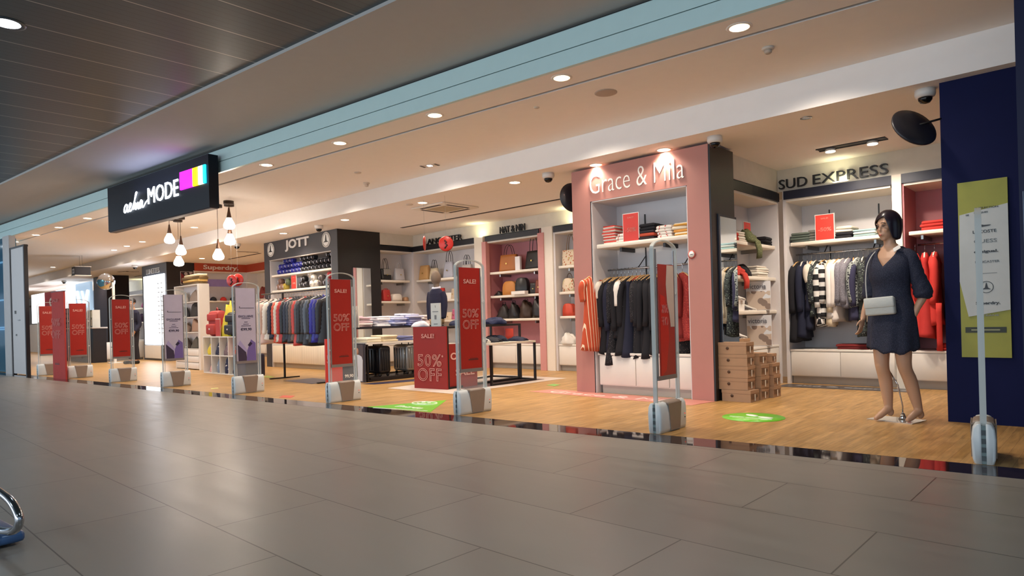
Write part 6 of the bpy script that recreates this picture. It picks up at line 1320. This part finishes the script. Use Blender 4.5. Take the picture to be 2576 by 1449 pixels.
# ---- boy half mannequin on the tall sale table
boy = thing('boy_mannequin', 'faceless grey child bust in a navy sweater on the tall sale table', 'mannequin', (-7.50, 6.42, .87), math.radians(8)); boy.scale = (.9, .9, .96)
mb = MB(); ell(mb, (0, 0, .745), (.078, .092, .11), None, 18, 12); limb(mb, [(0, .01, .55), (0, .005, .66)], [.05, .048], 12)
smooth_body(mb, 'head', M('7b6a5c', .85, bump=.2), boy, .01, 4)
T2 = [(.10, .12, .10, 0), (.12, .135, .11, 0), (.25, .14, .11, 0), (.40, .15, .11, 0), (.50, .145, .095, 0), (.545, .11, .08, 0), (.58, .07, .065, 0)]
mb = MB(); torso(mb, T2, 20, False)
limb(mb, spl([(-.125, 0, .52), (-.165, .01, .42), (-.178, .01, .28), (-.17, 0, .10)], 4), [.05, .052, .05, .05, .048, .046, .045, .044, .042, .04, .038, .036, .034], 12)
limb(mb, spl([(.125, 0, .52), (.165, .01, .42), (.178, .0, .28), (.17, -.02, .12)], 4), [.05, .052, .05, .05, .048, .046, .045, .044, .042, .04, .038, .036, .034], 12)
smooth_body(mb, 'sweater', M('232238', .95, bump=.25), boy, .01, 5)
MB().tube([(.06 * math.cos(q * PI / 8), .005 + .058 * math.sin(q * PI / 8) - .0, .59 + .01 * math.sin(q * PI / 8)) for q in range(16)], .018, 8, closed=True).build('shirt_collar', M('dcdcea', .8), boy)
mb = MB(); torso(mb, [(.03, .125, .095, 0), (.11, .145, .108, 0)], 20, False); mb.build('trousers', M('a58a64', .9), boy)
MB().lathe([(.08, 0), (.08, .012), (.02, .02), (.02, .04)], 20).build('stand', STEEL, boy)

# ---- customer behind the third gate from the left
px_, py2 = gz(337, 915)
per = thing('person', 'person in dark jacket and trousers standing behind a red gate poster', 'person', (px_, py2, 0), math.radians(20))
mb = MB(); torso(mb, [(z * 1.0, a, b, c) for z, a, b, c in TR], 20, False); head(mb, Vector((0, -.01, 1.645)), Matrix.Rotation(.3, 4, 'Z')); limb(mb, [(0, .01, 1.42), (0, .0, 1.56)], [.055, .05], 12)
leg(mb, (-.09, 0, .84), (-.1, -.02, .47), (-.11, .02, .1), (-.13, -.14, .03)); leg(mb, (.09, 0, .84), (.1, -.02, .47), (.12, .02, .1), (.14, -.14, .03))
arm_l = spl([(-.17, 0, 1.39), (-.21, .02, 1.2), (-.22, .02, 1.05), (-.21, -.05, .93), (-.2, -.09, .84)], 3); arm_r = spl([(.17, 0, 1.39), (.21, .02, 1.2), (.23, .02, 1.05), (.22, -.06, .93), (.2, -.12, .86)], 3)
for a in (arm_l, arm_r): limb(mb, a, .036, 10)
hand(mb, arm_l[-1], (0, -.3, -1), 1); hand(mb, arm_r[-1], (0, -.4, -1), -1)
smooth_body(mb, 'body', M('b98a6c', .6), per, .012, 4)
jb = MB(); torso(jb, [(z, a * 1.14 + .01, b * 1.2 + .01, c) for z, a, b, c in TR[1:-1]], 20, False); limb(jb, arm_l[:-1], .055, 12); limb(jb, arm_r[:-1], .055, 12); smooth_body(jb, 'jacket', M('1e2036', .9), per, .012, 4)
tb = MB(); torso(tb, [(.80, .165, .115, 0), (.86, .185, .125, .005), (.95, .18, .12, 0), (1.0, .16, .11, 0)], 20, False)
for s in (-1, 1): limb(tb, [(s * .09, 0, .86), (s * .1, -.02, .5), (s * .115, .02, .12)], [.1, .08, .065], 14)
smooth_body(tb, 'trousers', M('24222c', .9), per, .012, 4)
for s in (-1, 1): MB().bev((-.045, -.2, 0), (.045, .06, .09), .03, n=2, mat=Matrix.Translation((s * .125, 0, 0))).build('shoe', M('1a1818', .5), per)
hh = MB(); ell(hh, (0, .02, .045), (.082, .097, .09), Matrix.Translation((0, -.01, 1.645)), 18, 12); hh.build('hair', M('2c2220', .6), per)
